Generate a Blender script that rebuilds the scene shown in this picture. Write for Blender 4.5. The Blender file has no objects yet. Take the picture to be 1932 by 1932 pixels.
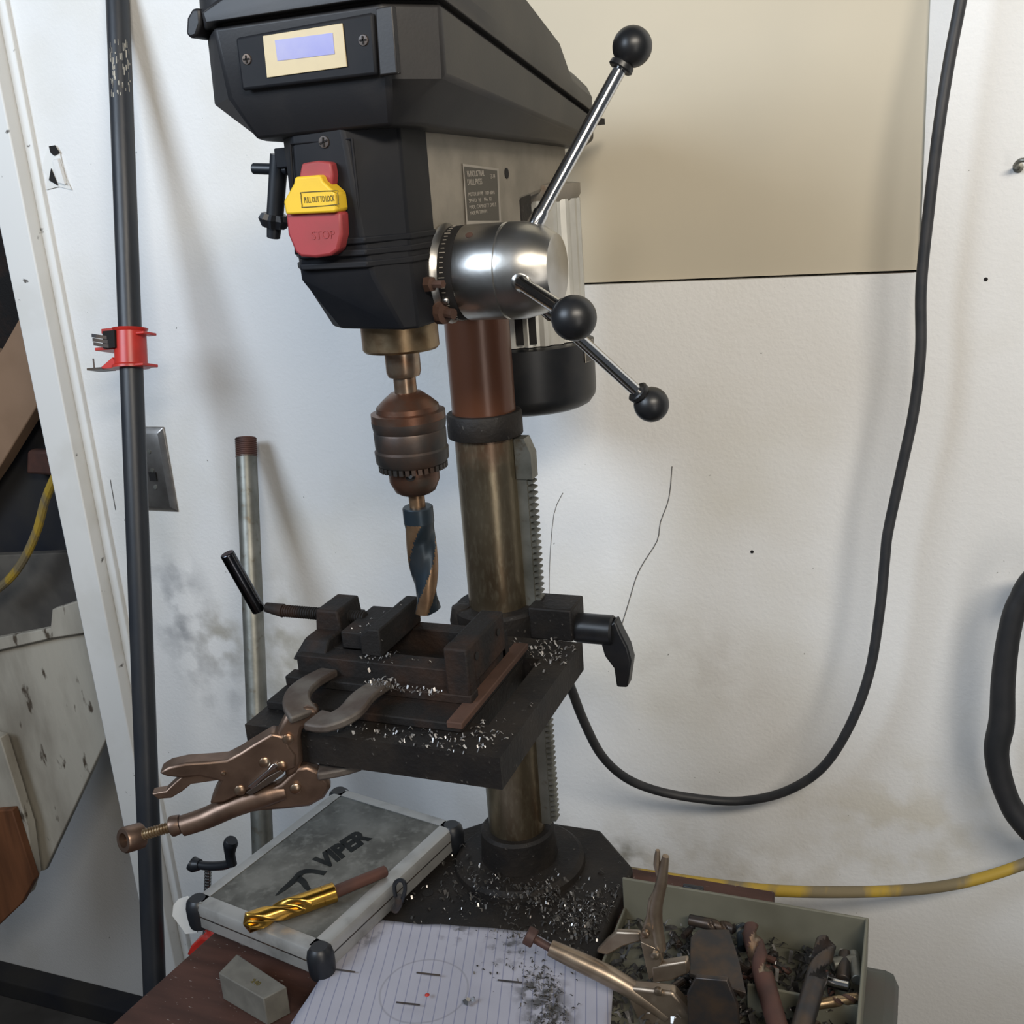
import bpy, bmesh, math, random
from mathutils import Vector, Matrix
V = Vector
SC = bpy.context.scene
COL = SC.collection

# ------------------------------------------------------------------ camera, world, lights, exposure
FPX = 2000.0
PITCH, YAW, ROLL = math.radians(17.05), math.radians(21.9), math.atan2(488, 6494)
CAM = V((0.3833, -0.9019, 0.7134))
_h = V((-math.sin(YAW), math.cos(YAW), 0))
_f = _h * math.cos(PITCH) + V((0, 0, -math.sin(PITCH)))
_r0 = V((math.cos(YAW), math.sin(YAW), 0))
_u0 = _r0.cross(_f)
_r = _r0 * math.cos(ROLL) - _u0 * math.sin(ROLL)
_u = _r0 * math.sin(ROLL) + _u0 * math.cos(ROLL)
cd = bpy.data.cameras.new('camera')
cam = bpy.data.objects.new('camera', cd)
COL.objects.link(cam)
cam.matrix_world = Matrix(((_r.x, _u.x, -_f.x, CAM.x), (_r.y, _u.y, -_f.y, CAM.y), (_r.z, _u.z, -_f.z, CAM.z), (0, 0, 0, 1)))
cd.sensor_width = 36.0
cd.lens = 36.0 * FPX / 1932.0
cd.clip_start = 0.01
SC.camera = cam

w = bpy.data.worlds.new('world')
SC.world = w
w.use_nodes = True
w.node_tree.nodes['Background'].inputs[0].default_value = (0.80, 0.88, 1.0, 1)
w.node_tree.nodes['Background'].inputs[1].default_value = 0.09

def area(name, loc, target, sx, sy, power, color, spread=180):
    l = bpy.data.lights.new(name, 'AREA')
    l.shape = 'RECTANGLE'; l.size = sx; l.size_y = sy; l.energy = power; l.color = color; l.spread = math.radians(spread)
    o = bpy.data.objects.new(name, l)
    COL.objects.link(o)
    o.location = loc
    o.rotation_euler = (V(target) - V(loc)).to_track_quat('-Z', 'Y').to_euler()
    return o
area('daylight_doorway', (-1.0, -1.55, 1.5), (-0.15, 0.27, 1.15), 1.1, 0.8, 17.5, (0.73, 0.85, 1.0), 120)
area('shop_tube_lamp', (1.1, -1.55, 1.6), (0.2, 0.27, 1.1), 1.1, 0.25, 17.5, (1.0, 0.91, 0.78), 120)
area('metal_highlight_strip', (1.5, -1.9, 0.3), (0.0, 0.0, 0.3), 0.4, 1.5, 3.2, (1.0, 0.95, 0.88), 120)  # tall strip light added to give the column and pipes highlights, plus some fill
SC.view_settings.view_transform = 'Standard'
SC.view_settings.look = 'None'
SC.view_settings.gamma = 1.0
SC.view_settings.use_curve_mapping = False
SC.view_settings.exposure = 0.0

# ------------------------------------------------------------------ pixel -> world helpers (for placing things at measured places)
def ray(x, y):
    return _f + _r * ((x - 966) / FPX) - _u * ((y - 966) / FPX)
def on(x, y, ax, val):
    d = ray(x, y)
    return CAM + d * ((val - CAM[ax]) / d[ax])
def PX(x, y, v): return on(x, y, 0, v)
def PY(x, y, v): return on(x, y, 1, v)
def PZ(x, y, v): return on(x, y, 2, v)
def PP(x, y, p0, n):
    d = ray(x, y)
    return CAM + d * ((p0 - CAM).dot(n) / d.dot(n))

# ------------------------------------------------------------------ materials
MATS = {}
def mat(name, c1, c2=None, rough=0.6, metal=0.0, scale=20.0, lo=0.4, hi=0.65, bump=0.0, bscale=120.0, c3=None, s3=60.0, lo3=0.62, hi3=0.72, stretch=(1, 1, 1), spec=0.5):
    m = bpy.data.materials.new(name)
    m.use_nodes = True
    nt = m.node_tree
    b = nt.nodes['Principled BSDF']
    b.inputs['Roughness'].default_value = rough
    b.inputs['Metallic'].default_value = metal
    b.inputs['Specular IOR Level'].default_value = spec
    b.inputs['Base Color'].default_value = (*c1, 1)
    tc = nt.nodes.new('ShaderNodeTexCoord')
    mp = nt.nodes.new('ShaderNodeMapping')
    mp.inputs['Scale'].default_value = stretch
    nt.links.new(tc.outputs['Object'], mp.inputs[0])
    last = None
    def layer(col_in, ca, cb, sc, l, h, det=6):
        n = nt.nodes.new('ShaderNodeTexNoise'); n.inputs['Scale'].default_value = sc; n.inputs['Detail'].default_value = det
        nt.links.new(mp.outputs[0], n.inputs['Vector'])
        r = nt.nodes.new('ShaderNodeMapRange'); r.inputs['From Min'].default_value = l; r.inputs['From Max'].default_value = h
        nt.links.new(n.outputs['Fac'], r.inputs['Value'])
        x = nt.nodes.new('ShaderNodeMix'); x.data_type = 'RGBA'
        nt.links.new(r.outputs[0], x.inputs['Factor'])
        if col_in is None: x.inputs['A'].default_value = (*ca, 1)
        else: nt.links.new(col_in, x.inputs['A'])
        x.inputs['B'].default_value = (*cb, 1)
        return x.outputs['Result']
    if c2: last = layer(None, c1, c2, scale, lo, hi)
    if c3: last = layer(last, c1, c3, s3, lo3, hi3)
    if last is not None: nt.links.new(last, b.inputs['Base Color'])
    if bump > 0:
        n = nt.nodes.new('ShaderNodeTexNoise'); n.inputs['Scale'].default_value = bscale; n.inputs['Detail'].default_value = 4
        nt.links.new(mp.outputs[0], n.inputs['Vector'])
        bp = nt.nodes.new('ShaderNodeBump'); bp.inputs['Strength'].default_value = bump; bp.inputs['Distance'].default_value = 0.002
        nt.links.new(n.outputs['Fac'], bp.inputs['Height']); nt.links.new(bp.outputs[0], b.inputs['Normal'])
    MATS[name] = m
    return m

M_wall = mat('white_painted_drywall', (0.76, 0.76, 0.75), (0.66, 0.64, 0.58), rough=0.75, scale=4, lo=0.50, hi=0.78, bump=0.25, bscale=220, c3=(0.22, 0.22, 0.20), s3=130, lo3=0.735, hi3=0.76)
M_tan = mat('bare_tan_drywall', (0.53, 0.475, 0.37), (0.48, 0.435, 0.345), rough=0.85, scale=3, bump=0.05)
M_trim = mat('white_trim_paint', (0.74, 0.74, 0.72), (0.62, 0.61, 0.57), rough=0.6, scale=9, lo=0.5, hi=0.8, c3=(0.12, 0.11, 0.10), s3=45, lo3=0.70, hi3=0.74)
M_grime = mat('soot_smudge', (0.13, 0.13, 0.13), rough=0.9)
M_gap = mat('dark_gap', (0.07, 0.045, 0.03), rough=0.9)
M_hole = mat('black_hole', (0.008, 0.007, 0.007), rough=0.9)
M_floor = mat('dark_concrete', (0.05, 0.047, 0.044), (0.10, 0.095, 0.09), rough=0.9, scale=6)
M_bench = mat('brown_red_bench_top', (0.048, 0.020, 0.014), (0.080, 0.034, 0.024), rough=0.7, scale=9, stretch=(1, 6, 1), c3=(0.5, 0.48, 0.45), s3=160, lo3=0.70, hi3=0.73)
M_black = mat('black_plastic_cover', (0.011, 0.011, 0.013), (0.030, 0.027, 0.025), rough=0.5, scale=14, lo=0.4, hi=0.8, bump=0.03, bscale=500)
M_panel = mat('black_panel_plastic', (0.008, 0.009, 0.012), (0.014, 0.014, 0.016), spec=0.22, rough=0.6, scale=20)
M_head = mat('grey_beige_enamel', (0.225, 0.20, 0.165), (0.165, 0.148, 0.122), rough=0.45, scale=30, bump=0.12, bscale=260, c3=(0.14, 0.08, 0.04), s3=22, lo3=0.70, hi3=0.76)
M_cast = mat('black_cast_iron', (0.009, 0.008, 0.008), (0.020, 0.016, 0.013), rough=0.6, scale=25, bump=0.3, bscale=240, c3=(0.06, 0.055, 0.05), s3=240, lo3=0.66, hi3=0.72, spec=0.3)
M_rustiron = mat('rusty_cast_iron', (0.010, 0.009, 0.009), (0.032, 0.017, 0.011), spec=0.3, rough=0.7, scale=22, lo=0.48, hi=0.70, bump=0.4, bscale=250)
M_rustedge = mat('rust_brown_iron', (0.055, 0.027, 0.018), (0.085, 0.042, 0.028), rough=0.8, scale=30, bump=0.2)
M_chrome = mat('chrome', (0.72, 0.72, 0.72), rough=0.14, metal=1.0)
M_dullchrome = mat('worn_chrome', (0.55, 0.54, 0.52), (0.40, 0.38, 0.34), rough=0.32, metal=1.0, scale=25, bump=0.05)
M_knob = mat('black_knob_plastic', (0.008, 0.009, 0.011), (0.014, 0.014, 0.015), rough=0.38, scale=60)
M_chuck = mat('rusted_chuck_steel', (0.14, 0.065, 0.04), (0.11, 0.09, 0.075), rough=0.38, metal=0.75, scale=45, lo=0.4, hi=0.7, bump=0.1)
M_sleeve = mat('dark_chuck_sleeve', (0.045, 0.042, 0.04), (0.09, 0.055, 0.04), rough=0.45, metal=0.6, scale=30, lo=0.5, hi=0.75, bump=0.1)
M_bronze = mat('oily_bronze_steel', (0.30, 0.22, 0.13), (0.20, 0.13, 0.07), rough=0.35, metal=0.8, scale=70, bump=0.1)
M_spindle = mat('stained_steel', (0.36, 0.29, 0.22), (0.26, 0.15, 0.09), rough=0.3, metal=0.9, scale=60)
M_bitland = mat('bronze_drill_land', (0.30, 0.19, 0.11), (0.20, 0.12, 0.07), rough=0.35, metal=0.8, scale=60)
M_bitblue = mat('blued_drill_steel', (0.030, 0.045, 0.060), (0.045, 0.055, 0.065), rough=0.35, metal=0.6, scale=40)
M_gold = mat('gold_titanium_coat', (0.62, 0.36, 0.075), (0.34, 0.18, 0.05), rough=0.22, metal=1.0, scale=30, lo=0.5, hi=0.8)
M_darksteel = mat('dark_steel', (0.05, 0.048, 0.05), (0.10, 0.07, 0.05), rough=0.4, metal=0.6, scale=50)
M_darkchrome = mat('dark_blued_chrome', (0.09, 0.095, 0.11), (0.06, 0.06, 0.065), rough=0.22, metal=1.0, scale=40)
M_alu = mat('motor_aluminium', (0.62, 0.61, 0.56), (0.50, 0.49, 0.45), rough=0.4, metal=0.35, scale=30)
M_galv = mat('galvanised_steel', (0.25, 0.25, 0.225), (0.14, 0.14, 0.12), rough=0.45, metal=0.7, scale=35, lo=0.35, hi=0.7, bump=0.1, c3=(0.14, 0.12, 0.09), s3=70)
M_blackpipe = mat('black_iron_pipe', (0.016, 0.019, 0.025), (0.022, 0.024, 0.028), rough=0.42, scale=60, bump=0.1, stretch=(1, 1, 0.2))
M_red = mat('red_enamel', (0.55, 0.035, 0.025), (0.42, 0.03, 0.02), rough=0.35, scale=30)
M_redsw = mat('red_switch_plastic', (0.34, 0.045, 0.05), (0.28, 0.045, 0.045), rough=0.5, scale=30)
M_yelsw = mat('yellow_switch_plastic', (0.80, 0.52, 0.03), (0.72, 0.46, 0.03), rough=0.4, scale=30)
M_print = mat('black_print', (0.10, 0.08, 0.02), rough=0.6)
M_label = mat('dark_label', (0.055, 0.050, 0.042), rough=0.5)
M_labeltxt = mat('pale_label_print', (0.33, 0.30, 0.26), rough=0.5)
M_gold_face = mat('cream_gold_bezel', (0.56, 0.46, 0.27), (0.50, 0.41, 0.25), rough=0.35, scale=40)
M_copper = mat('copper_brown_plier_steel', (0.23, 0.155, 0.115), (0.15, 0.10, 0.075), rough=0.38, metal=0.85, scale=40, bump=0.08)
M_paleplier = mat('worn_nickel_plier_steel', (0.36, 0.29, 0.22), (0.25, 0.19, 0.14), rough=0.36, metal=0.8, scale=40, bump=0.08)
M_jaw = mat('greasy_jaw_steel', (0.075, 0.057, 0.048), (0.13, 0.115, 0.10), rough=0.6, metal=0.3, scale=45, bump=0.3)
M_casetop = mat('dusty_case_panel', (0.07, 0.07, 0.063), (0.15, 0.15, 0.137), rough=0.8, scale=26, lo=0.38, hi=0.66, bump=0.1, c3=(0.19, 0.19, 0.175), s3=120, lo3=0.50, hi3=0.85)
M_casealu = mat('case_aluminium_edge', (0.42, 0.42, 0.41), (0.25, 0.25, 0.24), rough=0.42, metal=0.5, scale=30, lo=0.5, hi=0.75)
M_blackplastic = mat('black_corner_plastic', (0.012, 0.014, 0.018), rough=0.4)
M_logo = mat('worn_black_logo', (0.008, 0.010, 0.011), (0.018, 0.020, 0.020), rough=0.75, scale=60, spec=0.2)
M_greyblock = mat('grey_block_paint', (0.125, 0.12, 0.105), (0.16, 0.155, 0.135), rough=0.7, scale=60)
M_chip = mat('bright_metal_chips', (0.62, 0.61, 0.60), (0.20, 0.18, 0.17), rough=0.4, metal=0.8, scale=90)
M_chipdark = mat('dark_metal_chips', (0.03, 0.027, 0.024), (0.10, 0.095, 0.09), rough=0.5, metal=0.4, scale=120)
M_cord = mat('black_rubber_cord', (0.022, 0.024, 0.028), (0.035, 0.035, 0.038), rough=0.55, scale=50)
M_yellow = mat('yellow_cord_rubber', (0.42, 0.28, 0.035), (0.20, 0.16, 0.09), rough=0.6, scale=16, lo=0.48, hi=0.56, stretch=(1, 0.3, 0.3))
M_rubber = mat('black_rubber', (0.014, 0.015, 0.017), (0.02, 0.02, 0.022), rough=0.6, scale=40)
M_stainless = mat('stainless_plate', (0.42, 0.40, 0.38), (0.30, 0.28, 0.26), rough=0.33, metal=0.9, scale=30)
M_cardboard = mat('brown_cardboard', (0.30, 0.19, 0.12), (0.24, 0.15, 0.09), rough=0.85, scale=8)
M_osb = mat('weathered_board', (0.50, 0.47, 0.40), (0.33, 0.30, 0.25), rough=0.9, scale=14, lo=0.4, hi=0.65, bump=0.5, bscale=60, c3=(0.09, 0.07, 0.05), s3=40, lo3=0.62, hi3=0.68, stretch=(1, 1, 0.35))
M_orange = mat('orange_stained_wood', (0.22, 0.085, 0.035), (0.13, 0.05, 0.02), rough=0.7, scale=10, stretch=(3, 1, 0.4))
M_darkclutter = mat('dark_cloth', (0.012, 0.014, 0.022), (0.03, 0.028, 0.026), rough=0.85, scale=6)
M_greydust = mat('grey_dusty_shelf', (0.07, 0.065, 0.06), (0.13, 0.12, 0.105), rough=0.9, scale=10)
M_traygrey = mat('grey_green_tray_plastic', (0.17, 0.165, 0.125), (0.12, 0.115, 0.085), rough=0.6, scale=14, lo=0.45, hi=0.75)
M_bin = mat('dark_grey_green_bin', (0.085, 0.10, 0.09), (0.10, 0.075, 0.065), rough=0.6, scale=6)
M_redrust = mat('red_brown_rusty_steel', (0.13, 0.06, 0.045), (0.07, 0.04, 0.035), rough=0.6, metal=0.4, scale=25)
M_whiteprint = mat('white_print', (0.65, 0.65, 0.65), rough=0.5)

# wall patches: darker noise-broken ellipses in the lower part, none higher up
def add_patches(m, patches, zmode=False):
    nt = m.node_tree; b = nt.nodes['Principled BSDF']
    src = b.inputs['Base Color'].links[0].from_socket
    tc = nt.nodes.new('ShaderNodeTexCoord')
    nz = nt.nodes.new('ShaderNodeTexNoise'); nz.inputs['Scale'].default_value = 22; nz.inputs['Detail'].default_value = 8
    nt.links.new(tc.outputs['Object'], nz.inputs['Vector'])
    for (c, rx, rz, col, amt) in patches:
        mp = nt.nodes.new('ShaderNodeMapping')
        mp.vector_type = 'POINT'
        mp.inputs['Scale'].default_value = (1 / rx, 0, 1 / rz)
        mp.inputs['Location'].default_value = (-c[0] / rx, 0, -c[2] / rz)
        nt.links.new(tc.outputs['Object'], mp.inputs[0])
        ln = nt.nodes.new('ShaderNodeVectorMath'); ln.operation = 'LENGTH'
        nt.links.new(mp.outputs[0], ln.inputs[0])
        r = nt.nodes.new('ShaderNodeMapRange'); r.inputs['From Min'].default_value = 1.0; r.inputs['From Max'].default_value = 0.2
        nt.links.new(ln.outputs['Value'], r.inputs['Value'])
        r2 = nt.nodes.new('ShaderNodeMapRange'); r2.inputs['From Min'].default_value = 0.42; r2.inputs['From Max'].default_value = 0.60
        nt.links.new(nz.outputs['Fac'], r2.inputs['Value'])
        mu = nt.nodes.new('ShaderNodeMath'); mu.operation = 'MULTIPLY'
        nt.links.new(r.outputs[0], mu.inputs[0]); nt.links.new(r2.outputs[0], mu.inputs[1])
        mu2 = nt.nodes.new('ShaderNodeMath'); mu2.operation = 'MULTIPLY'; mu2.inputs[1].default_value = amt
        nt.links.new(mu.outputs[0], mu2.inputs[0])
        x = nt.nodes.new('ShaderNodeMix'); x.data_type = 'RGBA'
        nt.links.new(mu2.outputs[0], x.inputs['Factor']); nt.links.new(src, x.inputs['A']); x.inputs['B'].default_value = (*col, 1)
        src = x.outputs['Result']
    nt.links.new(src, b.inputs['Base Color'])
WY = 0.27
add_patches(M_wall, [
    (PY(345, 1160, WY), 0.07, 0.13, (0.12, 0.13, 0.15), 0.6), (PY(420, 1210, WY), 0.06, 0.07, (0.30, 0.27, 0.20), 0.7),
    (PY(540, 1230, WY), 0.07, 0.16, (0.42, 0.40, 0.33), 0.7), (PY(420, 1290, WY), 0.10, 0.09, (0.4, 0.4, 0.4), 0.5),
    (PY(1180, 1610, WY), 0.035, 0.03, (0.12, 0.12, 0.10), 0.9), (PY(1330, 1640, WY), 0.25, 0.10, (0.52, 0.48, 0.40), 0.5),
    (PY(1700, 1560, WY), 0.16, 0.12, (0.55, 0.50, 0.38), 0.5), (PY(1290, 1250, WY), 0.12, 0.10, (0.60, 0.58, 0.54), 0.6)])

def screen_mat():
    m = mat('lcd_screen', (0.22, 0.23, 0.45), (0.30, 0.30, 0.45), rough=0.2, scale=30)
    b = m.node_tree.nodes['Principled BSDF']
    b.inputs['Emission Color'].default_value = (0.35, 0.36, 0.80, 1); b.inputs['Emission Strength'].default_value = 0.22
    return m
M_lcd = screen_mat()

def paper_mat():
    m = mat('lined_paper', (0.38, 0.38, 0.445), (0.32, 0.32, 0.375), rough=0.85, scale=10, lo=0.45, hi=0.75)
    nt = m.node_tree; b = nt.nodes['Principled BSDF']; src = b.inputs['Base Color'].links[0].from_socket
    tc = nt.nodes.new('ShaderNodeTexCoord'); mp = nt.nodes.new('ShaderNodeMapping')
    mp.inputs['Rotation'].default_value = (0, 0, -math.radians(16.6)); 
    nt.links.new(tc.outputs['Object'], mp.inputs[0])
    wv = nt.nodes.new('ShaderNodeTexWave'); wv.bands_direction = 'X'; wv.inputs['Scale'].default_value = 33; wv.inputs['Distortion'].default_value = 0.15
    wv.inputs['Detail'].default_value = 0
    nt.links.new(mp.outputs[0], wv.inputs['Vector'])
    r = nt.nodes.new('ShaderNodeMapRange'); r.inputs['From Min'].default_value = 0.955; r.inputs['From Max'].default_value = 1.0; r.inputs['To Max'].default_value = 0.75
    nt.links.new(wv.outputs['Fac'], r.inputs['Value'])
    x = nt.nodes.new('ShaderNodeMix'); x.data_type = 'RGBA'
    nt.links.new(r.outputs[0], x.inputs['Factor']); nt.links.new(src, x.inputs['A']); x.inputs['B'].default_value = (0.16, 0.17, 0.27, 1)
    src = x.outputs['Result']
    nz = nt.nodes.new('ShaderNodeTexNoise'); nz.inputs['Scale'].default_value = 90; nz.inputs['Detail'].default_value = 6
    nt.links.new(tc.outputs['Object'], nz.inputs['Vector'])
    for (px, py, rad, lo, hi, amt) in [(1020, 1870, 0.030, 0.40, 0.58, 0.9), (1035, 1920, 0.03, 0.42, 0.58, 0.9), (680, 1770, 0.022, 0.42, 0.6, 0.7), (960, 1790, 0.03, 0.5, 0.62, 0.6), (715, 1745, 0.02, 0.5, 0.62, 0.6), (860, 1760, 0.02, 0.5, 0.62, 0.6)]:
        c = PZ(px, py, 0.024)
        vm = nt.nodes.new('ShaderNodeVectorMath'); vm.operation = 'DISTANCE'; vm.inputs[1].default_value = c
        nt.links.new(tc.outputs['Object'], vm.inputs[0])
        a = nt.nodes.new('ShaderNodeMapRange'); a.inputs['From Min'].default_value = rad; a.inputs['From Max'].default_value = 0.0
        nt.links.new(vm.outputs['Value'], a.inputs['Value'])
        q = nt.nodes.new('ShaderNodeMapRange'); q.inputs['From Min'].default_value = lo; q.inputs['From Max'].default_value = hi
        nt.links.new(nz.outputs['Fac'], q.inputs['Value'])
        mu = nt.nodes.new('ShaderNodeMath'); mu.operation = 'MULTIPLY'; nt.links.new(a.outputs[0], mu.inputs[0]); nt.links.new(q.outputs[0], mu.inputs[1])
        m2 = nt.nodes.new('ShaderNodeMath'); m2.operation = 'MULTIPLY'; m2.inputs[1].default_value = amt * 1.6; m2.use_clamp = True
        nt.links.new(mu.outputs[0], m2.inputs[0])
        x = nt.nodes.new('ShaderNodeMix'); x.data_type = 'RGBA'
        nt.links.new(m2.outputs[0], x.inputs['Factor']); nt.links.new(src, x.inputs['A']); x.inputs['B'].default_value = (0.05, 0.048, 0.045, 1)
        src = x.outputs['Result']
    # pencilled circle
    c = PZ(800, 1870, 0.024)
    vm = nt.nodes.new('ShaderNodeVectorMath'); vm.operation = 'DISTANCE'; vm.inputs[1].default_value = c
    nt.links.new(tc.outputs['Object'], vm.inputs[0])
    s = nt.nodes.new('ShaderNodeMath'); s.operation = 'SUBTRACT'; s.inputs[1].default_value = 0.040; nt.links.new(vm.outputs['Value'], s.inputs[0])
    ab = nt.nodes.new('ShaderNodeMath'); ab.operation = 'ABSOLUTE'; nt.links.new(s.outputs[0], ab.inputs[0])
    a = nt.nodes.new('ShaderNodeMapRange'); a.inputs['From Min'].default_value = 0.0014; a.inputs['From Max'].default_value = 0.0; a.inputs['To Max'].default_value = 0.45
    nt.links.new(ab.outputs[0], a.inputs['Value'])
    x = nt.nodes.new('ShaderNodeMix'); x.data_type = 'RGBA'
    nt.links.new(a.outputs[0], x.inputs['Factor']); nt.links.new(src, x.inputs['A']); x.inputs['B'].default_value = (0.15, 0.15, 0.16, 1)
    nt.links.new(x.outputs['Result'], b.inputs['Base Color'])
    return m
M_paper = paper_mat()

def column_mat():
    m = mat('column_steel', (0.21, 0.175, 0.12), (0.11, 0.07, 0.04), rough=0.30, metal=0.85, scale=28, lo=0.40, hi=0.72, bump=0.08, stretch=(1, 1, 0.35), c3=(0.27, 0.23, 0.16), s3=260, lo3=0.50, hi3=0.80)
    nt = m.node_tree; b = nt.nodes['Principled BSDF']; src = b.inputs['Base Color'].links[0].from_socket
    tc = nt.nodes.new('ShaderNodeTexCoord'); sx = nt.nodes.new('ShaderNodeSeparateXYZ'); nt.links.new(tc.outputs['Object'], sx.inputs[0])
    nz = nt.nodes.new('ShaderNodeTexNoise'); nz.inputs['Scale'].default_value = 30; nz.inputs['Detail'].default_value = 5; nt.links.new(tc.outputs['Object'], nz.inputs['Vector'])
    ma = nt.nodes.new('ShaderNodeMath'); ma.operation = 'MULTIPLY_ADD'; ma.inputs[1].default_value = 0.10; nt.links.new(nz.outputs['Fac'], ma.inputs[0]); nt.links.new(sx.outputs['Z'], ma.inputs[2])
    r = nt.nodes.new('ShaderNodeMapRange'); r.inputs['From Min'].default_value = 0.515; r.inputs['From Max'].default_value = 0.56
    nt.links.new(ma.outputs[0], r.inputs['Value'])
    x = nt.nodes.new('ShaderNodeMix'); x.data_type = 'RGBA'
    nt.links.new(r.outputs[0], x.inputs['Factor']); nt.links.new(src, x.inputs['A']); x.inputs['B'].default_value = (0.10, 0.038, 0.019, 1)
    nt.links.new(x.outputs['Result'], b.inputs['Base Color'])
    r2 = nt.nodes.new('ShaderNodeMapRange'); r2.inputs['From Min'].default_value = 0.515; r2.inputs['From Max'].default_value = 0.56
    r2.inputs['To Min'].default_value = 0.85; r2.inputs['To Max'].default_value = 0.15
    nt.links.new(ma.outputs[0], r2.inputs['Value']); nt.links.new(r2.outputs[0], b.inputs['Metallic'])
    return m
M_column = column_mat()

# ------------------------------------------------------------------ mesh building
def smooth_path(pts, k=6, closed=False):
    pts = [V(p) for p in pts]; n = len(pts); out = []
    rng = n if closed else n - 1
    for i in range(rng):
        g = (lambda j: pts[j % n]) if closed else (lambda j: pts[max(0, min(n - 1, j))])
        p0, p1, p2, p3 = g(i - 1), g(i), g(i + 1), g(i + 2)
        for s in range(k):
            t = s / k
            out.append(0.5 * ((2 * p1) + (p2 - p0) * t + (2 * p0 - 5 * p1 + 4 * p2 - p3) * t * t + (3 * p1 - p0 - 3 * p2 + p3) * t ** 3))
    if not closed: out.append(pts[-1])
    return out

def frame(d):
    d = d.normalized()
    a = V((0, 0, 1)) if abs(d.z) < 0.9 else V((1, 0, 0))
    e1 = d.cross(a).normalized(); e2 = d.cross(e1).normalized()
    return e1, e2

class MB:
    def __init__(s): s.v = []; s.f = []; s.mi = []; s.mats = None
    def add(s, vs, fs, mi=0):
        o = len(s.v); s.v += [V(p) for p in vs]
        for f in fs: s.f.append([o + i for i in f]); s.mi.append(mi)
        return s
    def box(s, x0, x1, y0, y1, z0, z1, mi=0):
        vs = [(x, y, z) for x in (x0, x1) for y in (y0, y1) for z in (z0, z1)]
        return s.add(vs, [(0, 1, 3, 2), (4, 6, 7, 5), (0, 4, 5, 1), (2, 3, 7, 6), (0, 2, 6, 4), (1, 5, 7, 3)], mi)
    def obox(s, c, ax, ay, az, mi=0):
        c, ax, ay, az = V(c), V(ax), V(ay), V(az)
        vs = [c + ax * i + ay * j + az * k for i in (-1, 1) for j in (-1, 1) for k in (-1, 1)]
        return s.add(vs, [(0, 1, 3, 2), (4, 6, 7, 5), (0, 4, 5, 1), (2, 3, 7, 6), (0, 2, 6, 4), (1, 5, 7, 3)], mi)
    def loft(s, rings, mi=0, cap=True, closed=False, mif=None):
        n = len(rings[0]); o = len(s.v)
        for r in rings: s.v += [V(p) for p in r]
        m = len(rings)
        for i in range(m if closed else m - 1):
            a, b = o + i * n, o + ((i + 1) % m) * n
            for j in range(n):
                k = (j + 1) % n
                s.f.append([a + j, a + k, b + k, b + j]); s.mi.append(mif(i, j) if mif else mi)
        if cap and not closed:
            s.f.append([o + j for j in range(n)][::-1]); s.mi.append(mi)
            s.f.append([o + (m - 1) * n + j for j in range(n)]); s.mi.append(mi)
        return s
    def lathe(s, p0, axis, prof, n=32, mi=0, e1=None):
        p0, axis = V(p0), V(axis).normalized()
        a, b = frame(axis)
        rings = [[p0 + axis * t + (a * math.cos(2 * math.pi * j / n) + b * math.sin(2 * math.pi * j / n)) * max(r, 1e-5) for j in range(n)] for t, r in prof]
        return s.loft(rings, mi)
    def cyl(s, p0, p1, r, r1=None, n=24, mi=0):
        p0, p1 = V(p0), V(p1); L = (p1 - p0).length
        return s.lathe(p0, p1 - p0, [(0, r), (L, r if r1 is None else r1)], n, mi)
    def sphere(s, c, r, axis=(0, 0, 1), n=24, mi=0, sq=1.0):
        return s.lathe(V(c), axis, [(-r * sq * math.cos(math.pi * i / 12), r * math.sin(math.pi * i / 12)) for i in range(13)], n, mi)
    def tube(s, pts, r, n=10, k=6, closed=False, flat=None, mi=0, smooth=True):
        P = smooth_path(pts, k, closed) if smooth else [V(p) for p in pts]
        m = len(P); rings = []; e = None
        for i, p in enumerate(P):
            d = (P[(i + 1) % m] - P[i - 1]) if closed else (P[min(i + 1, m - 1)] - P[max(i - 1, 0)])
            d.normalize()
            if e is None: e = frame(d)[0]
            e = (e - d * e.dot(d)).normalized(); g = d.cross(e)
            rr = r if not isinstance(r, (list, tuple)) else r[0] + (r[-1] - r[0]) * 0 if len(r) == 1 else None
            if rr is None:
                q = i / (m - 1) * (len(r) - 1); a = int(min(q, len(r) - 2)); rr = r[a] + (r[a + 1] - r[a]) * (q - a)
            rings.append([p + (e * math.cos(2 * math.pi * j / n) + g * math.sin(2 * math.pi * j / n)) * rr for j in range(n)])
        return s.loft(rings, mi, closed=closed)
    def prism(s, poly, vec, mi=0):
        vec = V(vec)
        return s.loft([[V(p) for p in poly], [V(p) + vec for p in poly]], mi)
    def build(s, name, m, parent=None, bevel=0.0, angle=35, seg=2):
        org = parent['_w'] if parent is not None and '_w' in parent else (0, 0, 0)
        org = V(org)
        me = bpy.data.meshes.new(name)
        bm = bmesh.new()
        bv = [bm.verts.new(p - org) for p in s.v]
        for f, mi in zip(s.f, s.mi):
            try:
                ff = bm.faces.new([bv[i] for i in f]); ff.material_index = mi; ff.smooth = True
            except ValueError: pass
        bmesh.ops.recalc_face_normals(bm, faces=bm.faces)
        bm.to_mesh(me); bm.free()
        me.set_sharp_from_angle(angle=math.radians(angle))
        for mm in (m if isinstance(m, (list, tuple)) else [m]): me.materials.append(mm)
        o = bpy.data.objects.new(name, me)
        COL.objects.link(o)
        if parent is not None: o.parent = parent; o['_w'] = tuple(org)
        if bevel > 0:
            b = o.modifiers.new('bevel', 'BEVEL'); b.width = bevel; b.segments = seg; b.limit_method = 'ANGLE'; b.angle_limit = math.radians(40); b.harden_normals = False
        return o

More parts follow.
